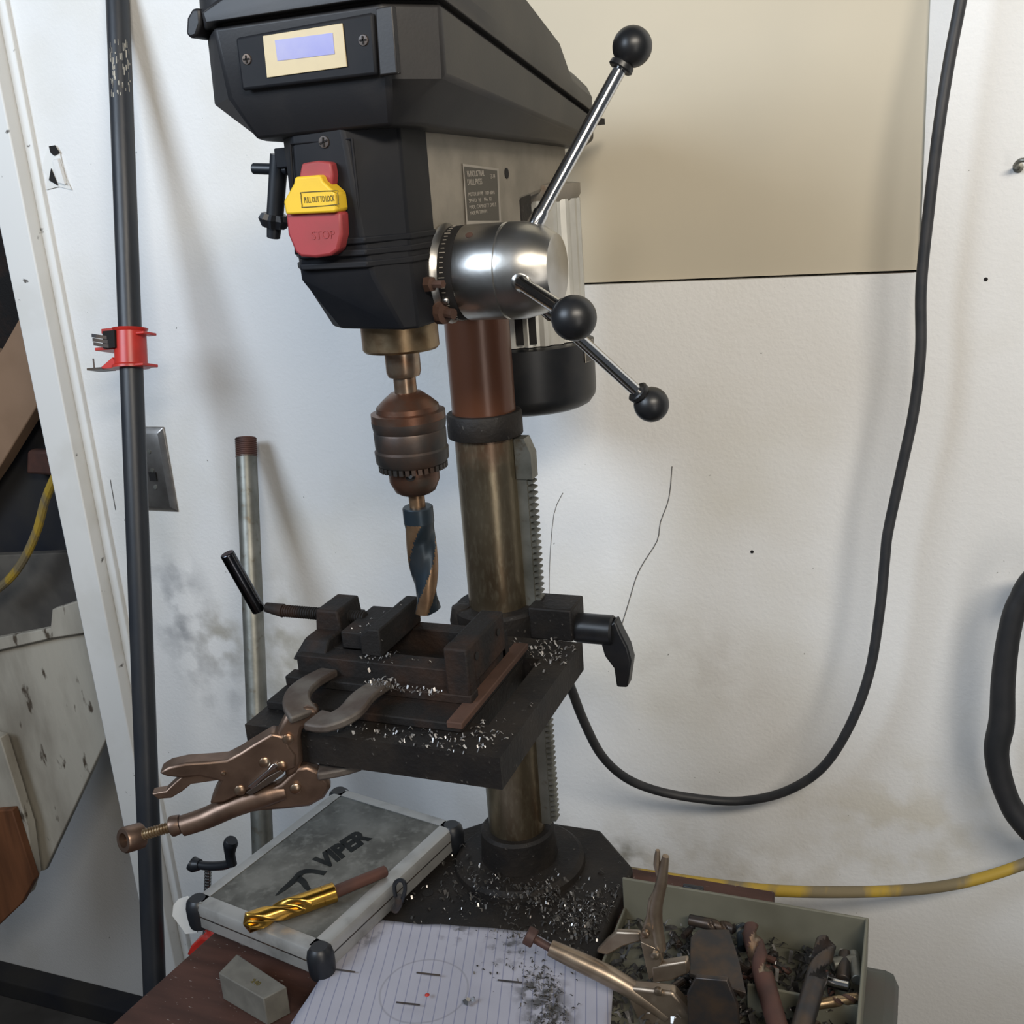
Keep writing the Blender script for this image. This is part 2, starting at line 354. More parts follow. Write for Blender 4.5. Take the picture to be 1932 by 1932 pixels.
def thing(name, label, cat, loc, group=None):
    o = bpy.data.objects.new(name, None)
    COL.objects.link(o); o.location = loc; o['_w'] = tuple(loc); o.empty_display_size = 0.02
    o['label'] = label; o['category'] = cat
    if group: o['group'] = group
    return o
def tag(o, label, cat, group=None, kind=None):
    o['label'] = label; o['category'] = cat
    if group: o['group'] = group
    if kind: o['kind'] = kind
    return o
def struct(o):
    o['kind'] = 'structure'; return o
def lab(o, s):
    o['label'] = s; return o

def text(name, body, p0, xdir, updir, size, m, parent, depth=0.0003, shear=0.0, bold=0.0, align='LEFT', fitw=None):
    cu = bpy.data.curves.new('txt', 'FONT'); cu.body = body; cu.size = size; cu.extrude = depth; cu.shear = shear; cu.offset = bold
    cu.align_x = align; cu.resolution_u = 3
    t = bpy.data.objects.new('txt', cu); COL.objects.link(t)
    bpy.context.view_layer.update()
    dg = bpy.context.evaluated_depsgraph_get()
    me = bpy.data.meshes.new_from_object(t.evaluated_get(dg))
    bpy.data.objects.remove(t); bpy.data.curves.remove(cu)
    xs = [v.co.x for v in me.vertices]
    k = 1.0
    if fitw: k = fitw / (max(xs) - min(xs))
    X = V(xdir).normalized(); U = V(updir); U = (U - X * U.dot(X)).normalized(); N = X.cross(U)
    org = V(parent['_w']) if parent is not None and '_w' in parent else V((0, 0, 0))
    for v in me.vertices:
        c = v.co; v.co = V(p0) + X * c.x * k + U * c.y + N * c.z - org
    me.materials.append(m)
    o = bpy.data.objects.new(name, me); COL.objects.link(o)
    if parent is not None: o.parent = parent; o['_w'] = tuple(org)
    return o

# ------------------------------------------------------------------ structure
ZF = -1.04
TZ = 0.6
mb = MB().box(-0.785, 1.6, WY, WY + 0.05, ZF, TZ)
mb.box(-0.785, -0.24, WY, WY + 0.05, TZ, 1.6)
mb.box(0.376, 1.6, WY, WY + 0.05, TZ, 1.6)
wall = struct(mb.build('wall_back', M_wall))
mb = MB().box(-0.24, 0.376, WY + 0.004, WY + 0.05, TZ + 0.0025, 1.6)
struct(mb.build('wall_upper', M_tan))
mb = MB().prism([PY(1095, 541, WY + 0.003), PY(1400, 529, WY + 0.003), PY(1724, 513, WY + 0.003), PY(1724, 521, WY + 0.003), PY(1400, 537, WY + 0.003), PY(1095, 546, WY + 0.003)], (0, 0.004, 0))
struct(mb.build('trim_3', M_gap))
# door casing at left
mb = MB().box(-0.741, -0.726, WY - 0.007, WY + 0.03, ZF, 1.6)
struct(mb.build('trim_1', M_trim, bevel=0.0015))
mb = MB().box(-0.791, -0.741, WY - 0.028, WY + 0.06, ZF, 1.6)
struct(mb.build('trim_2', M_trim, bevel=0.002))
tx = -0.74
struct(MB().box(-3.0, 1.6, -3.0, 2.0, ZF - 0.05, ZF).build('floor', M_floor))
# room beyond the opening: white wall set back
mb = MB().box(-2.2, tx - 0.03, 0.62, 0.66, ZF, 1.6)
struct(mb.build('wall_left', M_wall))
struct(MB().box(-2.2, tx - 0.05, 0.565, 0.62, ZF, ZF + 0.05).build('baseboard_left', M_darkclutter, bevel=0.004))
# fine wall cracks and marks
def wall_mark(pts, wpx, name):
    P = [PY(x, y, WY - 0.0003) for x, y in pts]
    m_ = MB()
    m_.tube(P, wpx, n=5, k=3)
    return struct(m_.build(name, M_grime))
wall_mark([(1268, 880), (1262, 940), (1246, 985), (1240, 1020), (1215, 1060), (1200, 1090), (1185, 1140), (1171, 1185)], 0.0006, 'trim_4')
wall_mark([(1062, 930), (1045, 970), (1037, 1060), (1036, 1120)], 0.0004, 'trim_5')
wall_mark([(208, 905), (218, 962)], 0.0007, 'trim_6')

# torn drywall hole
th = thing('torn_drywall_patch', 'torn crumpled drywall patch on the white wall left of the black pipe', 'wall damage', PY(103, 320, WY))
MB().prism([PY(x, y, WY - 0.001) for x, y in [(92, 280), (104, 273), (114, 290), (122, 330), (136, 358), (112, 352), (88, 358), (90, 330), (80, 318), (84, 300)]], (0, -0.0012, 0)).build('torn_paper', M_trim, th)
MB().prism([PY(x, y, WY - 0.003) for x, y in [(93, 276), (104, 274), (113, 288), (103, 294), (96, 288)]], (0, -0.001, 0)).build('hole', M_hole, th)
MB().prism([PY(x, y, WY - 0.003) for x, y in [(97, 318), (110, 350), (93, 340)]], (0, -0.001, 0)).build('hole', M_hole, th)
MB().prism([PY(x, y, WY - 0.003) for x, y in [(103, 300), (112, 298), (126, 345), (112, 340)]], (0, -0.004, -0.002)).build('torn_flap', M_wall, th)

# workbench
wb = thing('workbench', 'brown-red workbench top carrying the drill press, case and tray', 'workbench', (0, -0.4, ZF))
bx0, bx1 = -0.275, 0.262
MB().add([(-0.252, 0.047, 0), (bx1, 0.047, 0), (bx1, -0.85, 0), (-0.36, -0.85, 0), (-0.252, 0.047, -0.04), (bx1, 0.047, -0.04), (bx1, -0.85, -0.04), (-0.36, -0.85, -0.04)],
         [(0, 1, 2, 3), (4, 5, 6, 7), (0, 1, 5, 4), (1, 2, 6, 5), (2, 3, 7, 6), (3, 0, 4, 7)]).build('bench_top', M_bench, wb, bevel=0.002)
for x, y in ((-0.21, 0.0), (0.23, 0.0), (-0.21, -0.8), (0.23, -0.8)):
    MB().box(x - 0.03, x + 0.03, y - 0.03, y + 0.03, ZF, -0.04).build('leg', M_bench, wb)

# ------------------------------------------------------------------ DRILL PRESS
dp = thing('drill_press', 'black and grey bench drill press with chrome three-arm feed handle', 'drill press', (0, 0, 0))
# base
base = [(-0.05, 0.079), (0.067, 0.079), (0.119, 0.022), (0.119, -0.23), (0.09, -0.26), (-0.08, -0.26), (-0.105, -0.23), (-0.105, 0.022)]
MB().prism([(x, y, 0.0) for x, y in base], (0, 0, 0.02)).build('base', M_cast, dp, bevel=0.004)
MB().lathe((0, 0, 0.02), (0, 0, 1), [(0, 0.070), (0.006, 0.069), (0.010, 0.064), (0.011, 0.041), (0.043, 0.039), (0.046, 0.036), (0.046, 0.0)], 48).build('column_flange', M_cast, dp)
for x, y in ((-0.075, -0.075), (0.08, -0.07)):
    MB().lathe((x, y, 0.0202), (0, 0, 1), [(0, 0.006), (0.0004, 0.006)], 16).build('bolt_hole', M_hole, dp)
# column
MB().cyl((0, 0, 0.03), (0, 0, 0.66), 0.030, n=64).build('column', M_column, dp)
MB().lathe((0, 0, 0.491), (0, 0, 1), [(0, 0.030), (0, 0.0350), (0.001, 0.0357), (0.021, 0.0357), (0.023, 0.0345), (0.023, 0.030)], 48).build('rack_collar', M_cast, dp, bevel=0.0005)
MB().lathe((0, 0, 0.285), (0, 0, 1), [(0, 0.030), (0, 0.043), (0.002, 0.045), (0.033, 0.045), (0.036, 0.042), (0.036, 0.030)], 48).build('table_bracket', M_cast, dp)
# rack with teeth
mb = MB().box(0.0285, 0.0395, -0.004, 0.010, 0.075, 0.478)
mb.prism([(0.0285, -0.004, 0.478), (0.0395, -0.004, 0.478), (0.0460, -0.004, 0.474), (0.0460, -0.004, 0.455), (0.0395, -0.004, 0.452)][:0] or [(0.030, -0.006, 0.450), (0.046, -0.006, 0.450), (0.046, -0.006, 0.474), (0.040, -0.006, 0.489), (0.030, -0.006, 0.489)], (0, 0.016, 0))
z = 0.078
while z < 0.448:
    mb.prism([(0.039, -0.003, z), (0.0455, -0.003, z + 0.0014), (0.0455, -0.003, z + 0.0030), (0.039, -0.003, z + 0.0046)], (0, 0.012, 0))
    z += 0.0062
mb.build('rack', M_galv, dp)
# bracket clamp block and lever
MB().box(0.038, 0.082, -0.022, 0.018, 0.294, 0.327).build('clamp_block', M_cast, dp, bevel=0.002)
MB().lathe((-0.033, -0.02, 0.288), (0, 0, 1), [(0, 0.006), (0.006, 0.011), (0.02, 0.012), (0.034, 0.009), (0.036, 0.0)], 16).build('gear_boss', M_cast, dp)
lv = MB().lathe((0.080, -0.004, 0.302), (1, 0, 0.0), [(0, 0.0135), (0.003, 0.0145), (0.036, 0.0145), (0.038, 0.013), (0.038, 0.008), (0.039, 0.008), (0.039, 0)], 28).build('clamp_handle', M_knob, dp)
pts = [PY(x, y, -0.012) for x, y in [(1128, 1195), (1160, 1172), (1170, 1195), (1184, 1222), (1191, 1248), (1184, 1298), (1163, 1297), (1158, 1262), (1140, 1238)]]
MB().prism(pts, (0.0, 0.016, 0.0)).build('handle_grip', M_knob, lv, bevel=0.002)
# table with slots
tx0, tx1, ty0, ty1, tz0, tz1 = -0.122, 0.102, -0.263, -0.054, 0.283, 0.31
mb = MB()
sx0, sx1, sy0, sy1 = 0.060, 0.075, -0.218, -0.095
mb.box(tx0, -0.075, ty0, ty1, tz0, tz1).box(-0.062, sx0, ty0, ty1, tz0, tz1)
mb.box(sx1, tx1, ty0, ty1, tz0, tz1)
mb.box(sx0, sx1, ty0, sy0, tz0, tz1).box(sx0, sx1, sy1, ty1, tz0, tz1)
mb.box(-0.075, -0.062, ty0, sy0, tz0, tz1).box(-0.075, -0.062, sy1, ty1, tz0, tz1)
MBt = mb.build('table', M_cast, dp)
MB().prism([(-0.03, -0.03, 0.283), (0.03, -0.03, 0.283), (0.04, -0.10, 0.284), (-0.04, -0.10, 0.284)], (0, 0, -0.02)).build('table_arm', M_cast, dp)

# head casting
def ring(z, L, R, yb=-0.17):
    (x1, y1), (x2, y2), (x3, y3), (x4, y4) = L[0], L[1], R[0], R[1]
    return [(x1, yb, z), (x1, y1, z), (x2, y2, z), (x3, y3, z), (x4, y4, z), (x4, yb, z)]
mb = MB()
levels = [(0.621, [(-0.036, -0.192), (-0.022, -0.205)], [(0.036, -0.220), (0.0455, -0.2125)]),
          (0.660, [(-0.046, -0.212), (-0.034, -0.232)], [(0.026, -0.236), (0.0445, -0.2125)]),
          (0.690, [(-0.0465, -0.214), (-0.028, -0.236)], [(0.021, -0.238), (0.045, -0.2135)]),
          (0.760, [(-0.0465, -0.214), (-0.025, -0.236)], [(0.015, -0.238), (0.0455, -0.2135)])]
mb.loft([ring(*l) for l in levels])
pn = mb.build('front_panel', M_panel, dp, bevel=0.002)
# ridges round the panel
mb = MB()
for z, g in ((0.683, 1.0), (0.675, 1.0), (0.667, 1.0)):
    def off(l, e): return [(x * (1 + e / 0.045) if abs(x) > 0.04 else x, y - e) for x, y in l]
    L = [(-0.048, -0.213), (-0.030, -0.2385)]; R = [(0.0235, -0.2395), (0.0462, -0.2130)]
    mb.loft([ring(z, L, R), ring(z + 0.0045, L, R)])
mb.build('ridge', M_panel, pn, bevel=0.001)
mb = MB()
side = [(-0.2115, 0.6215), (-0.2115, 0.758), (0.16, 0.758), (0.16, 0.712), (0.02, 0.700), (0.02, 0.64), (-0.015, 0.622)]
mb.loft([[(0.0435, y, z) for y, z in side], [(-0.008, max(y, -0.205), max(z, 0.626)) for y, z in side], [(-0.0435, max(y, -0.19), max(z, 0.690)) for y, z in side]])
hd = mb.build('head_casting', M_head, dp, bevel=0.004)
MB().cyl((0, 0, 0.606), (0, 0, 0.66), 0.039, n=48).build('column_boss', M_head, dp, bevel=0.002)
# shaft end + set bolt on the head's right side
hy, hz = -0.152, 0.6535
MB().lathe((0.043, -0.193, 0.650), (1, -0.25, 0), [(0, 0.006), (0.008, 0.0055), (0.009, 0.003), (0.018, 0.003)], 6).build('set_bolt', M_rustedge, dp)
MB().lathe((0.043, -0.178, 0.6285), (1, -0.3, -0.1), [(0, 0.007), (0.004, 0.009), (0.010, 0.0085), (0.011, 0.004), (0.018, 0.004)], 10).build('depth_lock_screw', M_rustedge, dp)
MB().lathe(PX(955, 327, 0.0434), (1, 0, 0), [(0, 0.0045), (0.0008, 0.0045)], 14).build('screw_hole', M_hole, dp)
# name plate
pl = MB().add([PX(x, y, 0.0439) for x, y in [(873, 309), (941, 318), (946, 425), (880, 425)]] + [PX(x, y, 0.0445) for x, y in [(873, 309), (941, 318), (946, 425), (880, 425)]], [(0, 1, 2, 3), (4, 5, 6, 7), (0, 1, 5, 4), (1, 2, 6, 5), (2, 3, 7, 6), (3, 0, 4, 7)]).build('name_plate', M_labeltxt, dp)
MB().add([PX(x, y, 0.0448) for x, y in [(876, 314), (938, 322), (942, 416), (883, 416)]], [(0, 1, 2, 3)]).build('name_plate_field', M_label, pl)
pa, pb = PX(876, 314, 0.045), PX(938, 322, 0.045)
pd = (PX(883, 416, 0.045) - pa)
def pt(u, v): return pa + (pb - pa) * u + V((0, 0, -1)) * (v * 0.0445)
for s_, u, v, sz, fw in (('16 INDUSTRIAL', 0.05, 0.17, 0.0065, 0.036), ('DRILL PRESS', 0.05, 0.31, 0.0065, 0.030), ('13-14', 0.74, 0.16, 0.005, 0.011), ('MOTOR 3/4 HP   110V~60Hz', 0.05, 0.50, 0.0042, 0.056), ('SPEED  16    No. 12', 0.05, 0.61, 0.0042, 0.048), ('MAX. CAPACITY DRILL', 0.05, 0.72, 0.0042, 0.058), ('MADE IN TAIWAN', 0.05, 0.82, 0.0042, 0.036)):
    text('name_plate_text', s_, pt(u, v), (0, 1, 0), (0, 0, 1), sz, M_labeltxt, pl, depth=0.0001, fitw=fw)

# switch
sw = MB()
ys = -0.2375
def P_(x, y, yy=ys): return PY(x, y, yy)
sw.prism([P_(x, y) for x, y in [(556, 400), (659, 398), (661, 440), (654, 470), (640, 480), (612, 484), (584, 482), (574, 474), (560, 440)]], (0, -0.012, 0))
swo = sw.build('switch', M_redsw, dp, bevel=0.002)
MB().prism([P_(x, y) for x, y in [(577, 332), (582, 308), (612, 303), (636, 306), (640, 330), (638, 350), (580, 352)]], (0, -0.009, 0)).build('switch_key', M_redsw, swo, bevel=0.0015)
ye = -0.2495
ypad = MB().prism([P_(x, y, ys) for x, y in [(579, 333), (626, 329), (631, 341), (654, 362), (658, 395), (652, 399), (562, 403), (558, 378), (577, 345)]], (0, -0.016, 0)).build('switch_paddle', M_yelsw, swo, bevel=0.0015)
yt = ys - 0.0163
o_ = PY(575, 374, yt); o2 = PY(632, 370, yt)
text('switch_text', 'PULL OUT TO LOCK', PY(574, 383, yt), (o2 - o_), (0, 0, 1), 0.0055, M_print, ypad, depth=0.0001, fitw=(o2 - o_).length)
fr = [PY(x, y, yt) for x, y in [(568, 367), (572, 363), (632, 360), (637, 364), (638, 382), (634, 386), (575, 391), (570, 388)]]
MB().tube(fr, 0.0003, n=5, k=3, closed=True).build('text_border', M_print, ypad)
text('switch_text', 'STOP', PY(588, 452, ys - 0.0121), (1, 0, 0), (0, 0, 1), 0.008, M_redsw, swo, depth=0.0003, fitw=0.018)
# screws and inset frame on panel
MB().tube([PY(x, y, -0.2362) for x, y in [(559, 480), (548, 272), (664, 262), (684, 460)]], 0.0011, n=6, smooth=False).build('panel_rim', M_panel, pn)
scp = PY(612, 268, -0.2372)
sc_ = MB().lathe(scp, (0, -1, 0), [(0, 0.0042), (0.0012, 0.0038), (0.0014, 0)], 14).build('screw', M_darksteel, pn)
MB().obox(scp + V((0, -0.0015, 0)), (0.003, 0, 0.001), (0, 0.0004, 0), (-0.0002, 0, 0.0005)).obox(scp + V((0, -0.0015, 0)), (0.0005, 0, 0), (0, 0.0004, 0), (0, 0, 0.003)).build('screw_slot', M_hole, sc_)

# belt cover pan
def oct(z, wf, yf, w_, yc, wb_, yb, zb=None):
    zb = z if zb is None else zb
    return [(-wf, yf, z), (wf, yf, z), (w_, yc, z), (wb_, yb, zb), (wb_ - 0.016, yb + 0.014, zb), (-wb_ + 0.016, yb + 0.014, zb), (-wb_, yb, zb), (-w_, yc, z)]
mb = MB().loft([oct(0.7565, 0.052, -0.238, 0.062, -0.215, 0.060, 0.170, 0.7455),
                oct(0.7835, 0.060, -0.252, 0.0895, -0.229, 0.069, 0.172, 0.7520),
                oct(0.8270, 0.062, -0.256, 0.0890, -0.226, 0.070, 0.172, 0.7720)])
pan = mb.build('belt_cover', M_black, dp, bevel=0.0025)
# recessed dark seam and lid
mb = MB().loft([oct(0.8265, 0.058, -0.250, 0.085, -0.222, 0.066, 0.168, 0.7715), oct(0.8305, 0.058, -0.250, 0.085, -0.222, 0.066, 0.168, 0.7755)])
mb.build('seam_gasket', M_hole, pan)
def lidring(k, zf, zr1, zr2, zb, wk):
    return None
mb = MB()
prof = [(-0.262, 0.829), (-0.262, 0.842), (-0.253, 0.845), (-0.240, 0.900), (-0.12, 0.888), (0.066, 0.842), (0.086, 0.821), (0.158, 0.812), (0.174, 0.7985), (0.178, 0.7750)]
def lw(y, zt):
    base_w = 0.091 + (0.0715 - 0.091) * max(0.0, (y + 0.226)) / 0.40
    if y < -0.226: base_w = 0.091 - (-0.226 - y) / 0.036 * 0.028
    return base_w
rr = []
left = []; right = []
# solid built as cross sections along y from seam line to profile line
def seam_z(y): return 0.8295 + (0.7750 - 0.8295) * max(0.0, (y + 0.226)) / 0.404
ysamp = [-0.262, -0.2615, -0.253, -0.240, -0.226, -0.12, 0.0, 0.066, 0.086, 0.158, 0.174, 0.1785]
def top_z(y):
    pr = [(-0.262, 0.840), (-0.2615, 0.842), (-0.253, 0.845), (-0.240, 0.900), (-0.226, 0.899), (-0.12, 0.888), (0.066, 0.842), (0.086, 0.821), (0.158, 0.812), (0.174, 0.7985), (0.1785, 0.7765)]
    for a, b in zip(pr, pr[1:]):
        if a[0] <= y <= b[0]: return a[1] + (b[1] - a[1]) * (y - a[0]) / (b[0] - a[0])
    return pr[-1][1]
for y in ysamp:
    wv = lw(y, 0); zs = seam_z(y); zt = max(top_z(y), zs + 0.001)
    h_ = zt - zs; c_ = min(0.012, h_ * 0.35)
    if y > 0.17: wv -= (y - 0.17) * 1.2
    rr.append([(-wv, y, zs), (-wv - 0.001, y, zs + min(0.012, h_ * 0.5)), (-wv + 0.004, y, zt - c_), (-wv + 0.016, y, zt), (wv - 0.016, y, zt), (wv - 0.004, y, zt - c_), (wv + 0.001, y, zs + min(0.012, h_ * 0.5)), (wv, y, zs)])
lid = MB().loft(rr).build('cover_lid', M_black, dp, bevel=0.0012)
# latch tab at the left end of the lip
MB().prism([PY(x, y, -0.225) for x, y in [(396, 22), (386, 40), (384, 70), (392, 78), (404, 74), (412, 50), (410, 22)]], (0, -0.02, 0)).build('lid_latch', M_black, dp, bevel=0.002)
# front display plate
yd = -0.2545
dpl = MB().prism([PY(x, y, yd) for x, y in [(450, 72), (708, 24), (717, 142), (462, 172)]], (0, -0.004, 0)).build('display_plate', M_panel, dp, bevel=0.002)
MB().prism([PY(x, y, yd) for x, y in [(716, 18), (748, 12), (758, 140), (724, 144)]], (0, -0.006, 0)).build('cover_rib', M_black, pan, bevel=0.001)
dz = MB().prism([PY(x, y, yd - 0.004) for x, y in [(497, 68), (647, 44), (656, 126), (505, 147)]], (0, -0.001, 0)).build('display_bezel', M_gold_face, dpl, bevel=0.0003)
MB().prism([PY(x, y, yd - 0.0049) for x, y in [(519, 76), (628, 62), (632, 102), (524, 115)]], (0, -0.0004, 0)).build('display_screen', M_lcd, dz)
for x, y in ((466, 112), (686, 76)):
    c = PY(x, y, yd - 0.004)
    s1 = MB().lathe(c, (0, -1, 0), [(0, 0.0036), (0.0008, 0.0032), (0.001, 0)], 14).build('screw', M_darksteel, dpl)
    MB().obox(c + V((0, -0.0011, 0)), (0.0024, 0, 0), (0, 0.0003, 0), (0, 0, 0.0005)).obox(c + V((0, -0.0011, 0)), (0.0005, 0, 0), (0, 0.0003, 0), (0, 0, 0.0024)).build('screw_slot', M_hole, s1)
# small latch behind cover at right
MB().obox((0.062, 0.205, 0.770), (0.004, 0, 0), (0, 0.02, 0), (0, 0, 0.003)).build('hinge', M_hole, dp)

# motor
mz = 0.125
mb = MB()
n = 96; ringsm = []
for zz in (0.562, 0.698):
    rg = []
    for j in range(n):
        a = 2 * math.pi * j / n
        rr_ = 0.0635 - (0.0035 if (j % 4) < 2 else 0.0)
        if -0.6 < a - 3.9 < 0.5: rr_ = 0.0635
        rg.append((rr_ * math.cos(a), mz + rr_ * math.sin(a), zz))
    ringsm.append(rg)
mo = mb.loft(ringsm).build('motor', M_alu, dp)
MB().lathe((0, mz, 0.493), (0, 0, 1), [(0, 0.0), (0, 0.058), (0.003, 0.064), (0.010, 0.069), (0.016, 0.070), (0.066, 0.070), (0.068, 0.066), (0.070, 0.0)], 64).build('motor_cap', M_knob, mo)
MB().lathe((0, mz, 0.696), (0, 0, 1), [(0, 0.0), (0, 0.060), (0.006, 0.064), (0.016, 0.064), (0.018, 0.050), (0.018, 0)], 64).build('motor_end_bell', M_head, mo)
mb = MB()
for a, z0, z1 in ((-1.30, 0.60, 0.682), (-1.1, 0.60, 0.670), (-0.92, 0.60, 0.66), (-1.30, 0.565, 0.592), (-1.1, 0.565, 0.592)):
    c = V((math.cos(a) * 0.063, mz + math.sin(a) * 0.063, (z0 + z1) / 2)); t_ = V((-math.sin(a), math.cos(a), 0))
    mb.obox(c, t_ * 0.0035, V((math.cos(a), math.sin(a), 0)) * 0.0016, (0, 0, (z1 - z0) / 2))
mb.build('vent_slot', M_hole, mo)
mb = MB()
rg = []
for zz in (0.540, 0.560):
    rg.append([(0.0705 * math.cos(a), mz + 0.0705 * math.sin(a), zz) for a in (-0.25, -0.15, -0.05, 0.05)])
vs = rg[0] + rg[1]
mb.add(vs, [(0, 1, 5, 4), (1, 2, 6, 5), (2, 3, 7, 6)]).build('motor_sticker', M_label, mo)
rgb = [(0.0708 * math.cos(a), mz + 0.0708 * math.sin(a), zz) for a, zz in ((-0.25, 0.540), (-0.25, 0.560), (0.05, 0.560), (0.05, 0.540))]
MB().tube(rgb, 0.0005, n=5, closed=True, smooth=False).build('sticker_border', M_labeltxt, mo)
# motor mount strip
MB().box(0.030, 0.043, 0.02, 0.05, 0.60, 0.72).build('motor_mount', M_cast, dp, bevel=0.002)

# quill collar, spindle, chuck
SY = -0.155
def zq(py): return PY(775 + (py - 800) * 0.05, py, SY)[2]
MB().lathe((0, SY, 0), (0, 0, 1), [(0.597, 0.0), (0.597, 0.0285), (0.599, 0.0302), (0.618, 0.0302), (0.624, 0.0290), (0.624, 0)], 48).build('quill_collar', M_bronze, dp)
MB().lathe((0, SY, 0), (0, 0, 1), [(zq(742), 0.0090), (zq(712), 0.0090), (zq(709), 0.0125), (zq(700), 0.0138), (0.599, 0.0138)], 32).build('spindle', M_spindle, dp)
prof = [(zq(929), 0.0), (zq(929), 0.013), (zq(924), 0.0165), (zq(905), 0.0205), (zq(878), 0.0208), (zq(872), 0.0208)]
ch = MB().lathe((0, SY, 0), (0, 0, 1), prof, 48).build('chuck', M_chuck, dp)
MB().lathe((0, SY, 0), (0, 0, 1), [(zq(872), 0.0), (zq(872), 0.0275), (zq(866), 0.0295), (zq(846), 0.0300), (zq(842), 0.0287), (zq(838), 0.0290), (zq(812), 0.0292), (zq(809), 0.0285), (zq(806), 0.0292), (zq(795), 0.0300), (zq(790), 0.0300)], 64).build('chuck_sleeve', M_sleeve, ch)
MB().lathe((0, SY, 0), (0, 0, 1), [(zq(790), 0.0), (zq(790), 0.0298), (zq(776), 0.0298), (zq(774), 0.0255), (zq(765), 0.0250), (zq(752), 0.0190), (zq(740), 0.0125), (zq(738), 0.0)], 64).build('chuck_cap', M_chuck, ch)
mb = MB()
for i in range(34):
    a = 2 * math.pi * i / 34
    d = V((math.cos(a), math.sin(a), 0)); t_ = V((-math.sin(a), math.cos(a), 0))
    c = V((0, SY, zq(872))) + d * 0.0245
    mb.prism([c - t_ * 0.0016 - d * 0.004, c + t_ * 0.0016 - d * 0.004, c + t_ * 0.0016 + d * 0.0035, c - t_ * 0.0016 + d * 0.0035], (0, 0, -0.0045))
mb.build('gear_teeth', M_sleeve, ch)
for a in (-1.25, 0.85, 2.95):
    d = V((math.cos(a), math.sin(a), 0))
    kh = MB().lathe(V((0, SY, zq(886))) + d * 0.0200, d, [(0, 0.0042), (0.0012, 0.0040), (0.0013, 0.0)], 18).build('key_hole', M_hole, ch)
    MB().lathe(V((0, SY, zq(886))) + d * 0.0211, d, [(0, 0.0022), (0.0010, 0.0016), (0.0011, 0)], 12).build('key_hole_pin', M_chrome, kh)

# feed hub
hx = 0.043
prof = [(0, 0.0), (0.000, 0.0365), (0.003, 0.0372), (0.005, 0.0355), (0.008, 0.0345)]
hub = MB().lathe((hx, hy, hz), (1, 0, 0), prof, 64).build('depth_ring', M_dullchrome, dp)
MB().lathe((hx + 0.008, hy, hz), (1, 0, 0), [(0, 0.0), (0, 0.0348), (0.011, 0.0348), (0.011, 0)], 64).build('depth_scale', M_hole, hub)
mb = MB()
for i in range(60):
    a = 2 * math.pi * i / 60
    d = V((0, math.cos(a), math.sin(a))); t_ = V((0, -math.sin(a), math.cos(a)))
    L = 0.0028 if i % 5 else 0.0045
    mb.obox(V((hx + 0.0115, hy, hz)) + d * 0.0349, d * 0.0003, t_ * 0.0003, (L / 2, 0, 0))
mb.obox((hx + 0.0095, hy, hz), (0, 0, 0), (0, 0, 0), (0, 0, 0)) if False else None
mb.build('scale_marks', M_labeltxt, hub)
MB().sphere(V((hx + 0.012, hy - 0.0315, hz - 0.0165)), 0.003).build('scale_pin', M_dullchrome, hub)
fh = MB().lathe((hx + 0.019, hy, hz), (1, 0, 0), [(0, 0), (0, 0.0345), (0.001, 0.0352), (0.032, 0.0352), (0.0325, 0.0340), (0.0345, 0.0340), (0.035, 0.0355), (0.046, 0.0350), (0.060, 0.0315), (0.070, 0.0250), (0.0705, 0.0235), (0.0715, 0)], 72).build('feed_hub', M_dullchrome, dp)
MB().lathe(V((hx + 0.030, hy - 0.0205, hz + 0.0280)), (0, -0.59, 0.80), [(0, 0.0028), (0.0008, 0.0028), (0.0009, 0)], 14).build('set_screw', M_rustedge, fh)
HC = V((hx + 0.070, hy + 0.004, hz))
for (kx, ky) in ((1193, 88), (1083, 600), (1229, 763)):
    K = PX(kx, ky, 0.181)
    rd = V((0, K.y - HC.y, K.z - HC.z)).normalized()
    S = V((hx + 0.066, hy, hz)) + rd * 0.026
    d = (K - S).normalized()
    L = (K - S).length
    rod = MB().lathe(S - d * 0.006, d, [(0, 0.0048), (0.012, 0.0048), (0.013, 0.0062), (0.024, 0.0062), (0.026, 0.0050), (L - 0.002, 0.0050)], 20).build('feed_handle', M_chrome, dp)
    R = 0.0142
    MB().lathe(K, d, [(-R - 0.0035, 0.0), (-R - 0.0035, 0.0080), (-R - 0.0025, 0.0092), (-R + 0.0010, 0.0088), (-R + 0.0018, 0.0078)] + [(-R * math.cos(t), R * math.sin(t)) for t in [0.55 + i * (math.pi - 0.55) / 14 for i in range(15)]], 32).build('knob', M_knob, rod)

# chuck key holder
kh = PY(535, 305, -0.19)
MB().box(-0.066, -0.044, -0.197, -0.180, 0.738, 0.752).build('key_clip', M_panel, dp, bevel=0.001)
ck = thing('chuck_key', 'black T-handled chuck key hanging from the left side of the drill head', 'chuck key', (-0.075, -0.18, 0.72))
def kc(x, y): return PY(x, y, -0.19)
MB().cyl(kc(478, 318), kc(545, 320), 0.0042, n=14).build('cross_bar', M_blackplastic, ck, bevel=0.001)
a_, b_ = kc(527, 292), kc(519, 404)
MB().cyl(a_, b_, 0.0068, 0.0064, n=18).build('shank', M_blackplastic, ck)
dk = (b_ - a_).normalized()
mb = MB(); nn = 20; rgs = []
for t, r in ((0, 0.0100), (0.004, 0.0122), (0.010, 0.0090), (0.0105, 0.0055), (0.0175, 0.0050), (0.0180, 0.004)):
    e1, e2 = frame(dk)
    rgs.append([b_ + dk * t + (e1 * math.cos(2 * math.pi * j / nn) + e2 * math.sin(2 * math.pi * j / nn)) * (r * (1.0 if (j % 2 or t > 0.0101) else 0.82)) for j in range(nn)])
mb.loft(rgs).build('gear_tip', M_blackplastic, ck)

